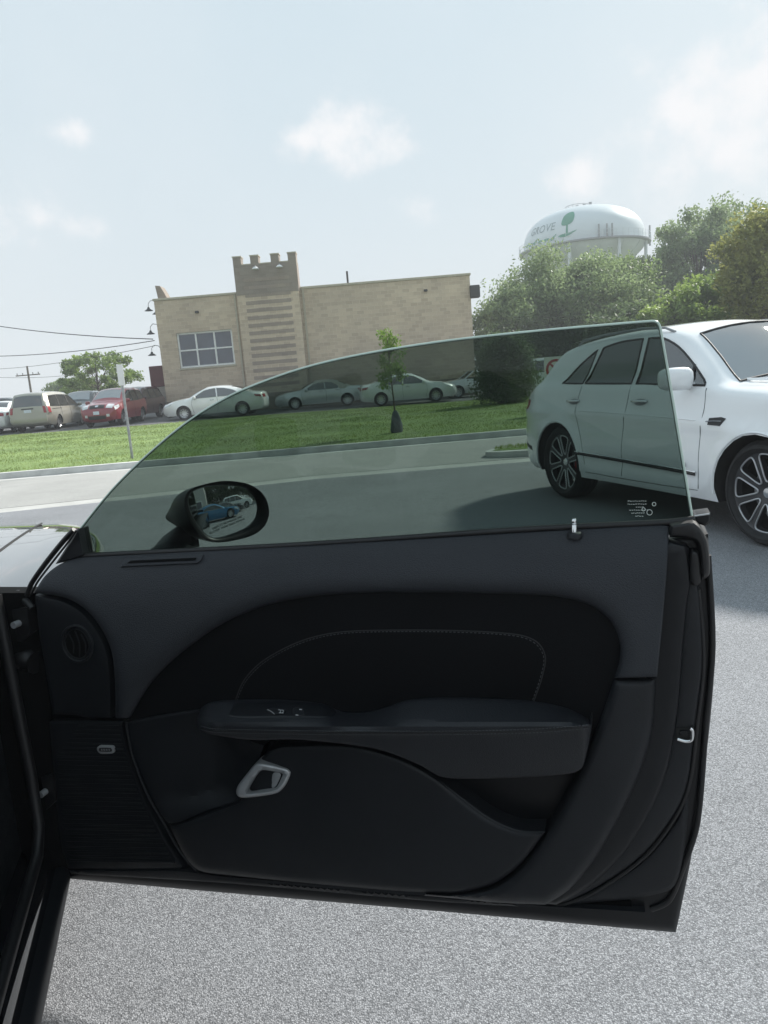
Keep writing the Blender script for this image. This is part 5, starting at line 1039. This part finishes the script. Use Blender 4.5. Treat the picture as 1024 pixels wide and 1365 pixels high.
def door():
    global DOOR
    shell = [(56, 775, 'c'), (107, 757, 'c'), (400, 746), (700, 728), (893, 716), (928, 712, 'c'), (944, 712, 'c'), (947, 760), (953, 820), (953, 880), (947, 960), (936, 1050), (922, 1140), (907, 1215), (901, 1243, 'c'), (820, 1236), (600, 1216), (300, 1190), (90, 1171, 'c'), (78, 1150), (66, 1060), (54, 930), (44, 830), (42, 800, 'c')]
    DOOR = relief('door', shell, lambda x, y, d: -.015 - rnd(d, 10, .012), M_SHELL, 16, (3, 7, 11), .10, parent=coupe)
    # outer skin of the door beyond the inner shell, slightly bowed
    O = spline(shell, 5, True); V2, T, I = cdt([O], 30); dd = seg_dist(V2, O)
    V = [P(x, y, -.015) - DN * (.10 + .035 * min(1, d / 160)) for (x, y), d in zip(V2, dd)]
    put('outer_skin', mesh('outer_skin', V, [t if ((V2[t[1]][0]-V2[t[0]][0])*(V2[t[2]][1]-V2[t[0]][1]) - (V2[t[1]][1]-V2[t[0]][1])*(V2[t[2]][0]-V2[t[0]][0])) > 0 else t[::-1] for t in T], True), M_PAINTB, DOOR, True)
    # rear jamb layers, from the trim edge outwards
    relief('jamb_cover', [(893, 722, 'c'), (915, 727, 'c'), (921, 776), (917, 800), (911, 860), (903, 957), (884, 1043), (841, 1125), (790, 1178), (742, 1206, 'c'), (712, 1203, 'c'), (765, 1155), (815, 1072), (846, 1005), (858, 940), (864, 800), (870, 740, 'c')], lambda x, y, d: .016 - rnd(d, 7, .008), M_JAMB, 12, (2, 5), .03)
    relief('jamb_panel', [(918, 728, 'c'), (931, 779), (937, 860), (936, 900), (927, 966), (918, 1039), (901, 1082), (858, 1138), (800, 1180), (752, 1204, 'c'), (736, 1200, 'c'), (790, 1160), (835, 1112), (876, 1034), (895, 955), (903, 860), (908, 800), (908, 728, 'c')], lambda x, y, d: .004 - rnd(d, 8, .008), M_PLAST, 10, (2, 5), .03)
    relief('jamb_lower_cover', [(752, 1206, 'c'), (810, 1178), (862, 1142), (903, 1090), (917, 1055), (914, 1120), (900, 1180), (868, 1194), (835, 1199, 'c')], lambda x, y, d: .0 - rnd(d, 8, .007), M_PLAST, 12, (3, 6), .02)
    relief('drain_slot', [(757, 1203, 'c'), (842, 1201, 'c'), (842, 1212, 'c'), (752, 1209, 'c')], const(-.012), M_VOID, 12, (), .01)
    pline('weatherstrip', [(931, 785), (938, 880), (929, 966), (920, 1039), (903, 1084), (860, 1141), (790, 1190), (740, 1208)], -.004, .0042, M_RUB)
    pline('weatherstrip', [(944, 740), (950, 860), (941, 966), (930, 1095), (910, 1158), (892, 1200), (868, 1212)], -.012, .0055, M_RUB)
    relief('seal_corner', [(893, 699, 'c'), (924, 694, 'c'), (935, 704), (944, 725), (946, 765), (934, 775, 'c'), (930, 728), (918, 718), (893, 716, 'c')], lambda x, y, d: .012 - rnd(d, 9, .012), M_RUB, 8, (2, 5), .03)
    relief('seal_block', [(921, 735), (931, 738), (934, 776), (926, 781), (919, 774)], lambda x, y, d: .018 - rnd(d, 6, .008), M_RUB, 6, (2, 4), .02)
    relief('belt_end_cap', [(926, 687, 'c'), (947, 684, 'c'), (947, 696, 'c'), (940, 701, 'c'), (928, 697, 'c')], lambda x, y, d: -.03 - rnd(d, 4, .004), M_JAMB, 6, (2,), .05); pline('cap_edge', [(926, 688), (946, 685)], -.028, .0016, M_SATIN)
    lt = relief('latch_recess', [(899, 971, 'c'), (925, 969, 'c'), (926, 986), (914, 991), (898, 984, 'c')], const(.006), M_SHADOWB, 6, (), .01)
    pline('latch_loop', [(903, 985), (914, 988), (922, 986), (923, 974), (920, 971)], .012, .0032, M_CHROME, parent=DOOR); relief('latch_claw', [(906, 974), (917, 973), (919, 980), (908, 981)], lambda x, y, d: .009 - rnd(d, 3, .003), M_JAMB, 4, (1.5,), .01)
    # upper roll of grained vinyl
    rec = [(172, 958), (200, 912), (240, 872), (300, 830), (360, 806), (430, 794), (520, 790), (640, 791), (740, 795), (785, 806), (812, 826), (825, 852), (826, 880), (819, 904)]
    up = [(46, 790, 'c'), (60, 768), (82, 751), (112, 742, 'c'), (400, 728), (700, 709), (882, 699.5), (892, 702, 'c'), (889, 760), (883, 830), (876, 902, 'c')] + [(819, 904, 'c')] + rec[::-1][1:-1] + [(172, 957, 'c'), (154, 957, 'c'), (153, 905), (146, 860), (122, 820), (90, 798)]
    RC = spline(rec, 5); ARC = spline([(44, 790), (90, 798), (122, 820), (146, 860), (153, 905), (154, 957)], 5)
    def h_up(x, y, d):
        t = y - (742.5 - .0545 * (x - 105)); h = .046 * (1 - np.exp(-np.clip(t, 0, None) / 30)) - .012 + .010 * np.clip(t / 150, 0, 1)
        Q = np.stack([x, y], 1); h = h - rnd(seg_dist(Q, RC, False), 26, .022) - rnd(seg_dist(Q, ARC, False), 14, .014) - rnd(d, 4, .003)
        return h
    relief('upper_trim', up, h_up, M_VINYL, 8, (2, 4, 7, 11, 16, 22), .035)
    # black centre insert
    ins = rec[:1] + rec[1:-1] + [(819, 904, 'c'), (800, 960), (775, 1020), (740, 1020, 'c'), (330, 985, 'c'), (300, 952, 'c'), (268, 950, 'c'), (172, 962, 'c')]
    hi = lambda x, y: .014 - .006 * np.clip((860 - y) / 70, 0, 1) + .004 * np.sin(x / 300)
    relief('centre_insert', ins, lambda x, y, d: hi(x, y), M_SUEDE, 12, (), .02)
    pline('insert_seam', [(313, 936), (326, 906), (352, 880), (400, 855), (450, 843), (520, 840), (620, 841), (690, 846), (716, 856), (727, 876), (722, 905), (711, 936)], lambda x, y: hi(x, y), .0012, M_BLACK)
    def dashes(name, pts, h, L=.0045, gap=.0035, rad=.0008):
        Q = [P(x, y, float(h(x, y)) if callable(h) else h) for x, y in spline(pts, 12)]; S = [0]
        for a, b in zip(Q, Q[1:]): S.append(S[-1] + np.linalg.norm(b - a))
        S = np.array(S); Q = np.array(Q); m = MB(); s = 0
        while s + L < S[-1]:
            a, b, c = ([np.interp(v, S, Q[:, k]) for k in range(3)] for v in (s, s + L / 2, s + L)); m.tube([a, np.array(b) + DN * .0007, c], rad, 4); s += L + gap
        o = wbuild(m, name, M_STITCH, DOOR); o['kind'] = 'stuff'
    dashes('stitching', [(316, 934), (328, 908), (354, 882), (402, 857), (452, 845), (520, 842), (620, 843), (689, 848), (714, 858), (725, 877), (720, 905), (709, 936)], lambda x, y: hi(x, y) + .0014)
    # tweeter corner and ribbed speaker grille
    relief('tweeter_panel', [(47, 793, 'c'), (88, 802), (118, 824), (141, 862), (148, 905), (149, 957, 'c'), (118, 957), (100, 953), (70, 952, 'c'), (62, 900), (52, 840)], lambda x, y, d: .012 - rnd(d, 8, .006), M_PLAST, 9, (2, 5), .03)
    cxp, cyp = 103, 858
    for k, (rx, ry, hh, rad) in enumerate(((20, 24, .014, .0035), (16, 20, .012, .002))): pline('vent_ring', [(cxp + rx * math.cos(a) + ry * .12 * math.sin(a), cyp + ry * math.sin(a)) for a in np.linspace(0, 2 * math.pi, 24)], hh, rad, M_PLAST, 1)
    relief('vent_bowl', [(cxp + 16 * math.cos(a), cyp + 20 * math.sin(a)) for a in np.linspace(0, 2 * math.pi, 16, endpoint=False)], lambda x, y, d: .0125 + 0 * x, M_VOID, 6, (2,), .005, n=2)
    for k in (-8, 0, 8): pline('vent_louvre', [(cxp + k - 3, cyp - math.sqrt(max(1, 300 - k * k * 2.2))), (cxp + k + 3, cyp), (cxp + k + 3, cyp + math.sqrt(max(1, 300 - k * k * 2.2)))], .0145, .0016, M_PLAST)
    grp = [(66, 962, 'c'), (118, 961), (164, 962, 'c'), (172, 1000), (186, 1045), (205, 1088), (228, 1130), (246, 1158, 'c'), (160, 1160), (92, 1158, 'c'), (82, 1130), (74, 1060)]
    relief('speaker_grille', grp, lambda x, y, d: .006 - rnd(d, 6, .005), M_PLAST, 12, (3,), .02); GP = spline(grp, 5, True)
    for y in np.arange(968, 1152, 6.0):
        xs = np.arange(60, 260, 1.0); ok = inside(np.stack([xs, np.full(len(xs), y)], 1), GP); xs = xs[ok]
        if len(xs) < 20: continue
        a, b = xs[0] + 6 + max(0, (1010 - y)) * .75, xs[-1] - 6
        if b - a > 12: wbuild(MB().tube([P(x, y + (x - 150) * .02, .0075) for x in np.linspace(a, b, 7)], .0019, 6), 'grille_rib', M_PLAST, DOOR, 60)
    bd = [(129.5, 1000), (130, 996), (134, 994), (148, 994.5), (151.5, 997), (152, 1003), (148, 1004.5), (134, 1004.5)]
    bo = relief('speaker_badge', bd, lambda x, y, d: .0145 - rnd(d, 2.5, .003), M_SATIN, 3, (1.2,), .008); relief('badge_field', [(133, 997), (147, 997), (149, 999), (148.5, 1002), (134, 1002), (132, 1000)], const(.0148), M_BLACK, 3, (), .001)
    m = MB()
    for k in range(6): m.tube([P(135.5 + k * 2.2, 998.2, .0152), P(135.2 + k * 2.2, 1000.8, .0152)], .0005, 4)
    wbuild(m, 'badge_print', M_GLYPH, DOOR)['kind'] = 'stuff'
    # pull cup, lower card, pocket, rear lower trim
    cup = [(168, 963, 'c'), (215, 954), (270, 946, 'c'), (310, 956, 'c'), (330, 985), (352, 994, 'c'), (344, 1015), (330, 1046), (318, 1068, 'c'), (275, 1082), (238, 1097, 'c'), (222, 1095), (198, 1055), (180, 1012)]
    relief('pull_cup', cup, lambda x, y, d: .026 - .030 * np.clip((x - 200) / 90, 0, 1) ** 1.4 * np.clip((1100 - y) / 40, 0, 1) * np.clip(d / 26, 0, 1) - rnd(d, 5, .003) + .012 * np.clip((y - 1060) / 40, 0, 1), M_PLAST, 8, (2, 5), .03)
    pline('cup_edge', [(168, 962), (176, 1005), (196, 1058), (220, 1100), (240, 1135), (262, 1160)], .026, .0028, M_PLAST)
    card = [(226, 1100, 'c'), (240, 1098), (278, 1084), (318, 1070, 'c'), (332, 1050), (346, 1016), (358, 1001), (380, 994), (470, 994), (540, 1014), (585, 1040), (620, 1068), (655, 1093), (692, 1108), (726, 1109, 'c'), (712, 1130), (690, 1156), (655, 1180), (600, 1191), (450, 1181), (300, 1166), (265, 1160), (246, 1140)]
    relief('lower_card', card, lambda x, y, d: .044 - .010 * np.clip((y - 1040) / 140, 0, 1) ** 2 - rnd(d, 9, .010), M_PLAST, 10, (2, 4, 7, 11), .045)
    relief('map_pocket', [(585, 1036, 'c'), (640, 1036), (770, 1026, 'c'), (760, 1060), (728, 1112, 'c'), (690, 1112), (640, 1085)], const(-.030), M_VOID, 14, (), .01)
    pline('pocket_lip', [(585, 1040), (620, 1068), (655, 1093), (692, 1108), (727, 1109)], .034, .0045, M_PLAST, taper=True)
    rl = [(819, 906, 'c'), (875, 904, 'c'), (871, 966), (858, 1017), (836, 1069), (798, 1138), (760, 1185), (727, 1206, 'c'), (660, 1203), (600, 1197), (300, 1172), (262, 1164, 'c'), (300, 1169), (600, 1193, 'c'), (655, 1184), (692, 1158), (716, 1128), (740, 1092), (770, 1034), (790, 985), (804, 950)]
    relief('rear_lower_trim', rl, lambda x, y, d: .040 - .012 * np.clip((x - 800) / 80, 0, 1) ** 2 - rnd(d, 14, .016), M_PLAST, 9, (2, 4, 7, 10, 14), .04)
    relief('bottom_panel', [(92, 1160, 'c'), (246, 1160), (300, 1170), (600, 1196), (725, 1208, 'c'), (860, 1216, 'c'), (600, 1203), (300, 1177), (95, 1165, 'c')], lambda x, y, d: .006 - rnd(d, 3, .004), M_PLAST, 12, (2,), .02)
    # armrest: cushion top, stitched front edge, face below
    back = spline([(263, 957), (268, 944), (282, 936), (310, 933), (380, 933), (430, 938), (458, 949), (490, 949), (520, 941), (545, 933), (600, 930), (700, 934), (755, 944), (789, 962)], 6)
    front = spline([(262, 966), (275, 972), (320, 974), (450, 976), (600, 976), (720, 973), (789, 967)], 6); low = spline([(262, 968), (268, 976), (330, 986), (400, 986), (500, 998), (560, 1020), (590, 1036), (640, 1038), (720, 1035), (765, 1030), (778, 1020), (789, 969)], 6)
    bk = lambda x: np.interp(x, back[:, 0], back[:, 1]); fr = lambda x: np.interp(x, front[:, 0], front[:, 1])
    def h_arm(x, y, d=None):
        x = np.atleast_1d(np.asarray(x, float)); y = np.atleast_1d(np.asarray(y, float)); b, f = bk(x), fr(x)
        t = np.clip((y - b) / np.maximum(f - b, 4), 0, 1); e = np.minimum(np.clip((x - 262) / 22, 0, 1), np.clip((791 - x) / 16, 0, 1)); e = np.sqrt(np.clip(1 - (1 - e) ** 2, 0, 1))
        hf = .045 + .047 * e; h = .022 + (hf - .022) * np.where(t < .72, t / .72 * .93, .93 + .07 * np.sqrt(np.clip(1 - (1 - (t - .72) / .28) ** 2, 0, 1)))
        dn = np.clip((y - f) / 62, 0, 1); return np.where(y > f, hf - .006 * np.clip((y - f) / 4, 0, 1) - .022 * dn ** 1.3, h)
    arm = [tuple(p) for p in back[:-1]] + [tuple(p) for p in low[::-1][:-1]]
    relief('armrest', arm, lambda x, y, d: h_arm(x, y) - rnd(d, 5, .004), M_ARM, 6, (1.5, 3, 5), .05, closed_spline=False)
    for nm, dy in (('stitching', -1.5), ('stitching', 3.2)): dashes(nm, [(x, fr(x) + dy) for x in np.linspace(268, 786, 40)], lambda x, y: h_arm(x, y)[0] + .0016, .0040, .0024, .0008)
    pline('armrest_piping', [(x, fr(x) + 1) for x in np.linspace(265, 787, 40)], lambda x, y: h_arm(x, y)[0] - .0008, .0012, M_BLACK, 1)
    relief('switch_panel', [(306, 953), (314, 937, 'c'), (380, 936), (432, 941), (447, 950), (440, 956), (380, 956.5), (320, 957)], lambda x, y, d: h_arm(x, y) + .0025 - rnd(d, 3, .002), M_JAMB, 5, (1.5, 3), .006)
    relief('window_switch', [(354, 947, 'c'), (358, 944.5), (378, 945.5), (381, 948), (378, 952), (362, 952.5)], lambda x, y, d: h_arm(x, y) + .006 - rnd(d, 2.5, .003), M_PLAST, 3, (1,), .006)
    pline('switch_edge', [(357, 946), (362, 948.5), (366, 952)], lambda x, y: h_arm(x, y)[0] + .0062, .0007, M_SATIN, 3)
    for q in ([(371, 946.2), (374, 946.4), (373.5, 950)], [(375, 946.5), (378, 947), (377, 950)], [(372, 950), (378, 950.6)]): pline('switch_glyph', q, lambda x, y: h_arm(x, y)[0] + .0066, .0007, M_GLYPH, 2)
    relief('lock_switch', [(391, 944), (405, 944.5), (406, 953), (392, 953.5)], lambda x, y, d: h_arm(x, y) + .005 - rnd(d, 2, .002), M_PLAST, 3, (1,), .006)
    for x, y in ((401, 945.6), (396, 953)): pline('switch_glyph', [(x - 1.6, y), (x + 1.6, y + .3)], lambda x, y: h_arm(x, y)[0] + .0056, .0011, M_GLYPH, 2)
    # inner release handle: silver bezel with a lever
    bo_ = [(315, 1055), (318, 1046), (332, 1028), (340, 1018.5), (349, 1016.5), (382, 1023.5), (388, 1029), (386, 1037), (380, 1048), (370, 1057), (350, 1061), (324, 1063.5), (317, 1061)]
    bi = [(329.5, 1054), (337, 1041), (345, 1030), (351, 1026.5), (374, 1030), (377, 1032.5), (371, 1046), (366, 1051), (335, 1057), (330.5, 1056.5)]
    relief('release_handle', bo_, lambda x, y, d: .062 - rnd(d, 5, .010) - .012 * np.clip((x - 350) / 40, 0, 1), M_SATIN, 4, (1.2, 2.5, 4.5), .035, holes=[bi])
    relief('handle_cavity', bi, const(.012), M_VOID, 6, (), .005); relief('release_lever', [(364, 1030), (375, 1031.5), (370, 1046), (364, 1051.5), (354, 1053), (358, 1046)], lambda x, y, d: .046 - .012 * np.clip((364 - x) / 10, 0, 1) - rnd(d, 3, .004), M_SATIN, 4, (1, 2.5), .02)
    # top of the panel: defroster slot, lock pin, sail, glass
    hb = lambda x, y: h_up(np.array([float(x)]), np.array([float(y)]), np.array([50.]))[0]
    hbv = lambda x, y: h_up(x, y, np.full(len(x), 50.))
    relief('defroster_bezel', [(160, 757, 'c'), (166, 745), (176, 742), (268, 738.5), (272, 740), (268, 748), (262, 751.5), (166, 756)], lambda x, y, d: hbv(x, y) + .005 - rnd(d, 3, .004), M_VINYL, 6, (1.5, 3), .01)
    relief('defroster_slot', [(169, 751, 'c'), (174, 747.5, 'c'), (262, 743.5, 'c'), (260, 747, 'c')], lambda x, y, d: hbv(x, y) + .0062, M_VOID, 8, (), .004)
    q = P(766, 711, hb(766, 711) + .004); wbuild(MB().lathe([(.0, .028), (.0028, .0275), (.0042, .026), (.0048, .0225), (.0048, .020), (.0042, .019), (.0048, .018), (.0042, .016), (.0048, .015), (.0048, .004), (.0062, .0), (.0062, -.01)], 18, 'z', tuple(q)), 'lock_pin', M_CHROME, DOOR, 40)
    wbuild(MB().lathe([(.005, .003), (.010, .003), (.0135, .0), (.014, -.008)], 22, 'z', tuple(q)), 'lock_grommet', M_PLAST, DOOR, 50)
    relief('sail_panel', [(74, 752, 'c'), (97, 716), (103, 705.5), (106, 705), (109, 722), (113, 741, 'c'), (90, 748)], lambda x, y, d: -.008 - rnd(d, 4, .006), M_PLAST, 7, (2,), .03)
    pline('front_seal', [(36, 794), (42, 778), (60, 752), (84, 722), (99, 706)], -.004, .006, M_RUB); pline('front_seal', [(42, 792), (50, 776), (68, 752), (90, 724), (102, 707)], .0, .0025, M_RUB)
    pline('belt_seal', [(107, 741), (400, 726.5), (700, 706), (890, 696.5), (926, 692)], -.018, .0065, M_RUB)
    gl = [(108, 752, 'c'), (106, 706, 'c'), (150, 652), (200, 603), (250, 562), (300, 531), (345, 511), (400, 492), (460, 477), (540, 462.5), (620, 451.5), (720, 441), (800, 434), (868, 428.5), (876, 430), (880, 438), (891, 500), (906, 590), (923, 692, 'c'), (920, 712, 'c'), (700, 722), (400, 742)]
    GH = -.030; G2 = spline(gl, 7, True); V2, T, I = cdt([G2], 60, eps=1e-3); F = [t if ((V2[t[1]][0]-V2[t[0]][0])*(V2[t[2]][1]-V2[t[0]][1]) - (V2[t[1]][1]-V2[t[0]][1])*(V2[t[2]][0]-V2[t[0]][0])) < 0 else t[::-1] for t in T]
    nV = len(V2); fv = [P(x, y, GH) for x, y in V2]; V = fv + [v - DN * .0045 for v in fv]
    put('window_glass', mesh('window_glass', V, list(F) + [tuple(i + nV for i in f[::-1]) for f in F]), M_TINT, DOOR, True)
    top = spline([g for g in gl[1:19]], 7); wbuild(MB().tube([P(x, y, GH) - DN * .00225 for x, y in top], .0027, 8), 'glass_edge', M_GEDGE, DOOR, 60)
    # maker's etching near the lower rear corner of the glass: small illegible strokes and two rings
    rs = random.Random(2); m = MB()
    for k, (x0, x1, y) in enumerate(((834, 861, 668), (836, 861, 672), (845, 858, 676), (838, 862, 680), (839, 860, 684), (846, 858, 688))):
        x = x0 + rs.uniform(0, 3)
        while x < x1:
            w = rs.uniform(1.2, 2.6); m.tube([P(x, y - x * .003 + 2.5, GH + .0006), P(x + w, y - x * .003 + 2.5 + rs.uniform(-.5, .5), GH + .0006)], .0006, 4); x += w + rs.uniform(.5, 1.1)
    for cx_, cy_, rr in ((872, 672, 2.4), (866, 683, 3.6), (858, 679, 2.2)): m.tube([P(cx_ + rr * math.cos(a), cy_ + rr * math.sin(a), GH + .0006) for a in np.linspace(0, 2 * math.pi, 14, endpoint=False)], .0006, 4, closed=True)
    wbuild(m, 'glass_etching', M_ETCH, DOOR)['kind'] = 'stuff'
door()
def side_mirror():
    c0 = P(297, 683, -.20); v0 = c0 - EYEP; v0 /= np.linalg.norm(v0); nm = np.array([.965, -.26, -.045]) - v0; nm /= np.linalg.norm(nm); upv = np.array([0, 0, 1.]); ux = np.cross(upv, nm); ux /= np.linalg.norm(ux); uy = np.cross(nm, ux)
    def Q(x, y, off=0.):
        v = ray(x, y); t = ((c0 - EYEP) @ nm + off) / (v @ nm); return EYEP + v * t
    hs = [(217, 690), (220, 672), (236, 655), (262, 644), (300, 640), (332, 645), (352, 660), (359, 682), (354, 700), (338, 713), (310, 721), (284, 723), (266, 716), (250, 702), (232, 706)]
    rimo = [(246, 668), (252, 654), (272, 646), (300, 641), (332, 645.5), (352, 660), (359, 682), (353, 701), (337, 713.5), (310, 721), (286, 723), (270, 717), (258, 703), (249, 685)]
    face_ = [(250, 667), (254, 657), (270, 650), (296, 647), (325, 650), (340, 660), (346, 676), (342, 692), (328, 704), (305, 713), (287, 717), (275, 713), (263, 699), (254, 683)]
    RO = spline(rimo, 4, True); FI = spline(face_, 4, True); n = len(RO)
    R3 = np.array([Q(x, y) for x, y in RO]); cen = R3.mean(0)
    V = []; F = []; rings = []
    # inner bezel back to the glass, then the shell swelling forward of the car
    FI3 = np.array([Q(x, y, -.012) for x, y in FI])
    back = np.array(P(207, 692, -.30)); lay = [FI3 - nm * .006, FI3 + nm * .004, R3 * .5 + (FI3 + nm * .012) * .5, R3]
    for k in range(1, 8):
        a = k / 7 * math.pi / 2; s = .13 + .87 * max(0., math.cos(a)) ** .62; lay.append(R3 * s + back * (1 - s) + (-nm) * (.035 * math.sin(2 * a)) + (cen - back) * (1 - s) * .12)
    for L_ in lay: V += [tuple(p) for p in L_]
    for i in range(len(lay) - 1):
        for j in range(n): F.append((i*n+j, i*n+(j+1) % n, (i+1)*n+(j+1) % n, (i+1)*n+j))
    F.append(tuple(range((len(lay) - 1) * n, len(lay) * n)))
    mo = put('mirror_housing', mesh('mirror_housing', V, F, True, 60), M_SHELL, DOOR, True)
    wbuild(MB().tube([P(262, 712, -.22), P(244, 716, -.20), P(232, 726, -.15), P(222, 742, -.09), P(205, 760, -.05)], [.032, .031, .032, .036, .045], 12), 'mirror_arm', M_JAMB, DOOR, 60)
    pl = MB().tube([P(222, 719, -.172), P(240, 724, -.165), P(258, 727, -.185)], .0022, 6); wbuild(pl, 'arm_joint_line', M_BLACK, DOOR, 60)
    # convex mirror glass
    V2, T, I = cdt([FI], 3, (1, 2), eps=1e-3); c1 = Q(297, 681, -.012); RAD = .95; G = []
    for x, y in V2:
        p = Q(x, y, -.012); r2 = ((p - c1) @ ux) ** 2 + ((p - c1) @ uy) ** 2; G.append(p - nm * (r2 / (2 * RAD)) + nm * .003)
    Fm = [t if ((V2[t[1]][0]-V2[t[0]][0])*(V2[t[2]][1]-V2[t[0]][1]) - (V2[t[1]][1]-V2[t[0]][1])*(V2[t[2]][0]-V2[t[0]][0])) < 0 else t[::-1] for t in T]
    put('mirror_glass', mesh('mirror_glass', G, Fm, True), M_MIRROR, DOOR, True)
    for k, (body_, dy) in enumerate((('OBJECTS IN MIRROR ARE', -.033), ('CLOSER THAN THEY APPEAR', -.041))):
        TV, TF = text_mesh(body_, .0078); W_ = []
        for v in TV:
            a = v.x + .006; b = dy + v.y + .16 * a - .2 * a * a; p = c1 + ux * a + uy * b; W_.append(p - nm * ((a * a + b * b) / (2 * RAD)) + nm * .0042)
        put('mirror_lettering', mesh('mirror_lettering', W_, TF), M_GLYPH, DOOR, True)
side_mirror()
# ------------------------------------------------------------------ what stands behind the camera and shows in the mirror and the paint
def behind():
    G_B = 'cars parked behind the camera'
    M_B = (-.35, 1.75)
    def pos(deg, dist): return (M_B[0] + dist * math.sin(R(deg)), M_B[1] - dist * math.cos(R(deg)), 0)
    c = Car(SPORT, 'parked_car', 'blue sports car seen in the door mirror', 'car', pos(71, 12.5), R(62), P_BLUE, G_B, .2)
    c = Car(SPORT, 'parked_car', 'dark grey sports car seen in the door mirror behind the blue one', 'car', pos(76, 16.5), R(62), P_GREY, G_B, .2)
    c = Car(SUVS, 'parked_suv', 'white SUV seen in the door mirror', 'suv', pos(81.5, 20.5), R(82), P_WHITE, G_B, .2); face(c, 'suv')
    b = thing('white_building', pos(64, 26), R(72), 'white building wall reflected in the door mirror', 'building')
    MB().box(-16, 2.2, -5, 0, -.05, 5.2).build('wall', mat('white_block', (.55, .54, .51), .85, var=.08), b)
    f = MB().bbox(.2, 1.5, -.02 + .02, .06, .0, 2.3, .02).build('window', M_WHITE, b); MB().box(.35, 1.35, .061, .075, .2, 2.1).build('pane', M_PANE, f)
    for k, (d, q, h) in enumerate(((66, 36, 9), (73, 34, 8), (80, 35, 9.5), (87, 34, 9), (95, 32, 8))):
        p = pos(d, q); tree(p, h, 3.8, 3.6, .5, 'dark', ['dark tree behind the reflected white wall', 'dark tree behind the reflected sports cars', 'dark tree above the reflected white SUV', 'dark tree just right of the reflected SUV', 'dark tree far right of the reflected SUV'][k], 7000, .26, 30, 60 + k, 'trees behind the camera', .2)
behind()

# ------------------------------------------------------------------ summer haze
def haze():
    M = bpy.data.materials.new('haze_air'); M.use_nodes = True; N = M.node_tree.nodes; N.clear(); o = N.new('ShaderNodeOutputMaterial'); v = N.new('ShaderNodeVolumePrincipled')
    v.inputs['Color'].default_value = (.93, .96, 1, 1); v.inputs['Density'].default_value = .0019; v.inputs['Anisotropy'].default_value = .0
    M.node_tree.links.new(v.outputs[0], o.inputs['Volume'])
    tag(MB().box(-1510, 1510, -610, 1510, -1.2, 34).build('haze', M), 'thin pale summer haze hanging over the whole place', 'haze', kind='stuff')
haze()
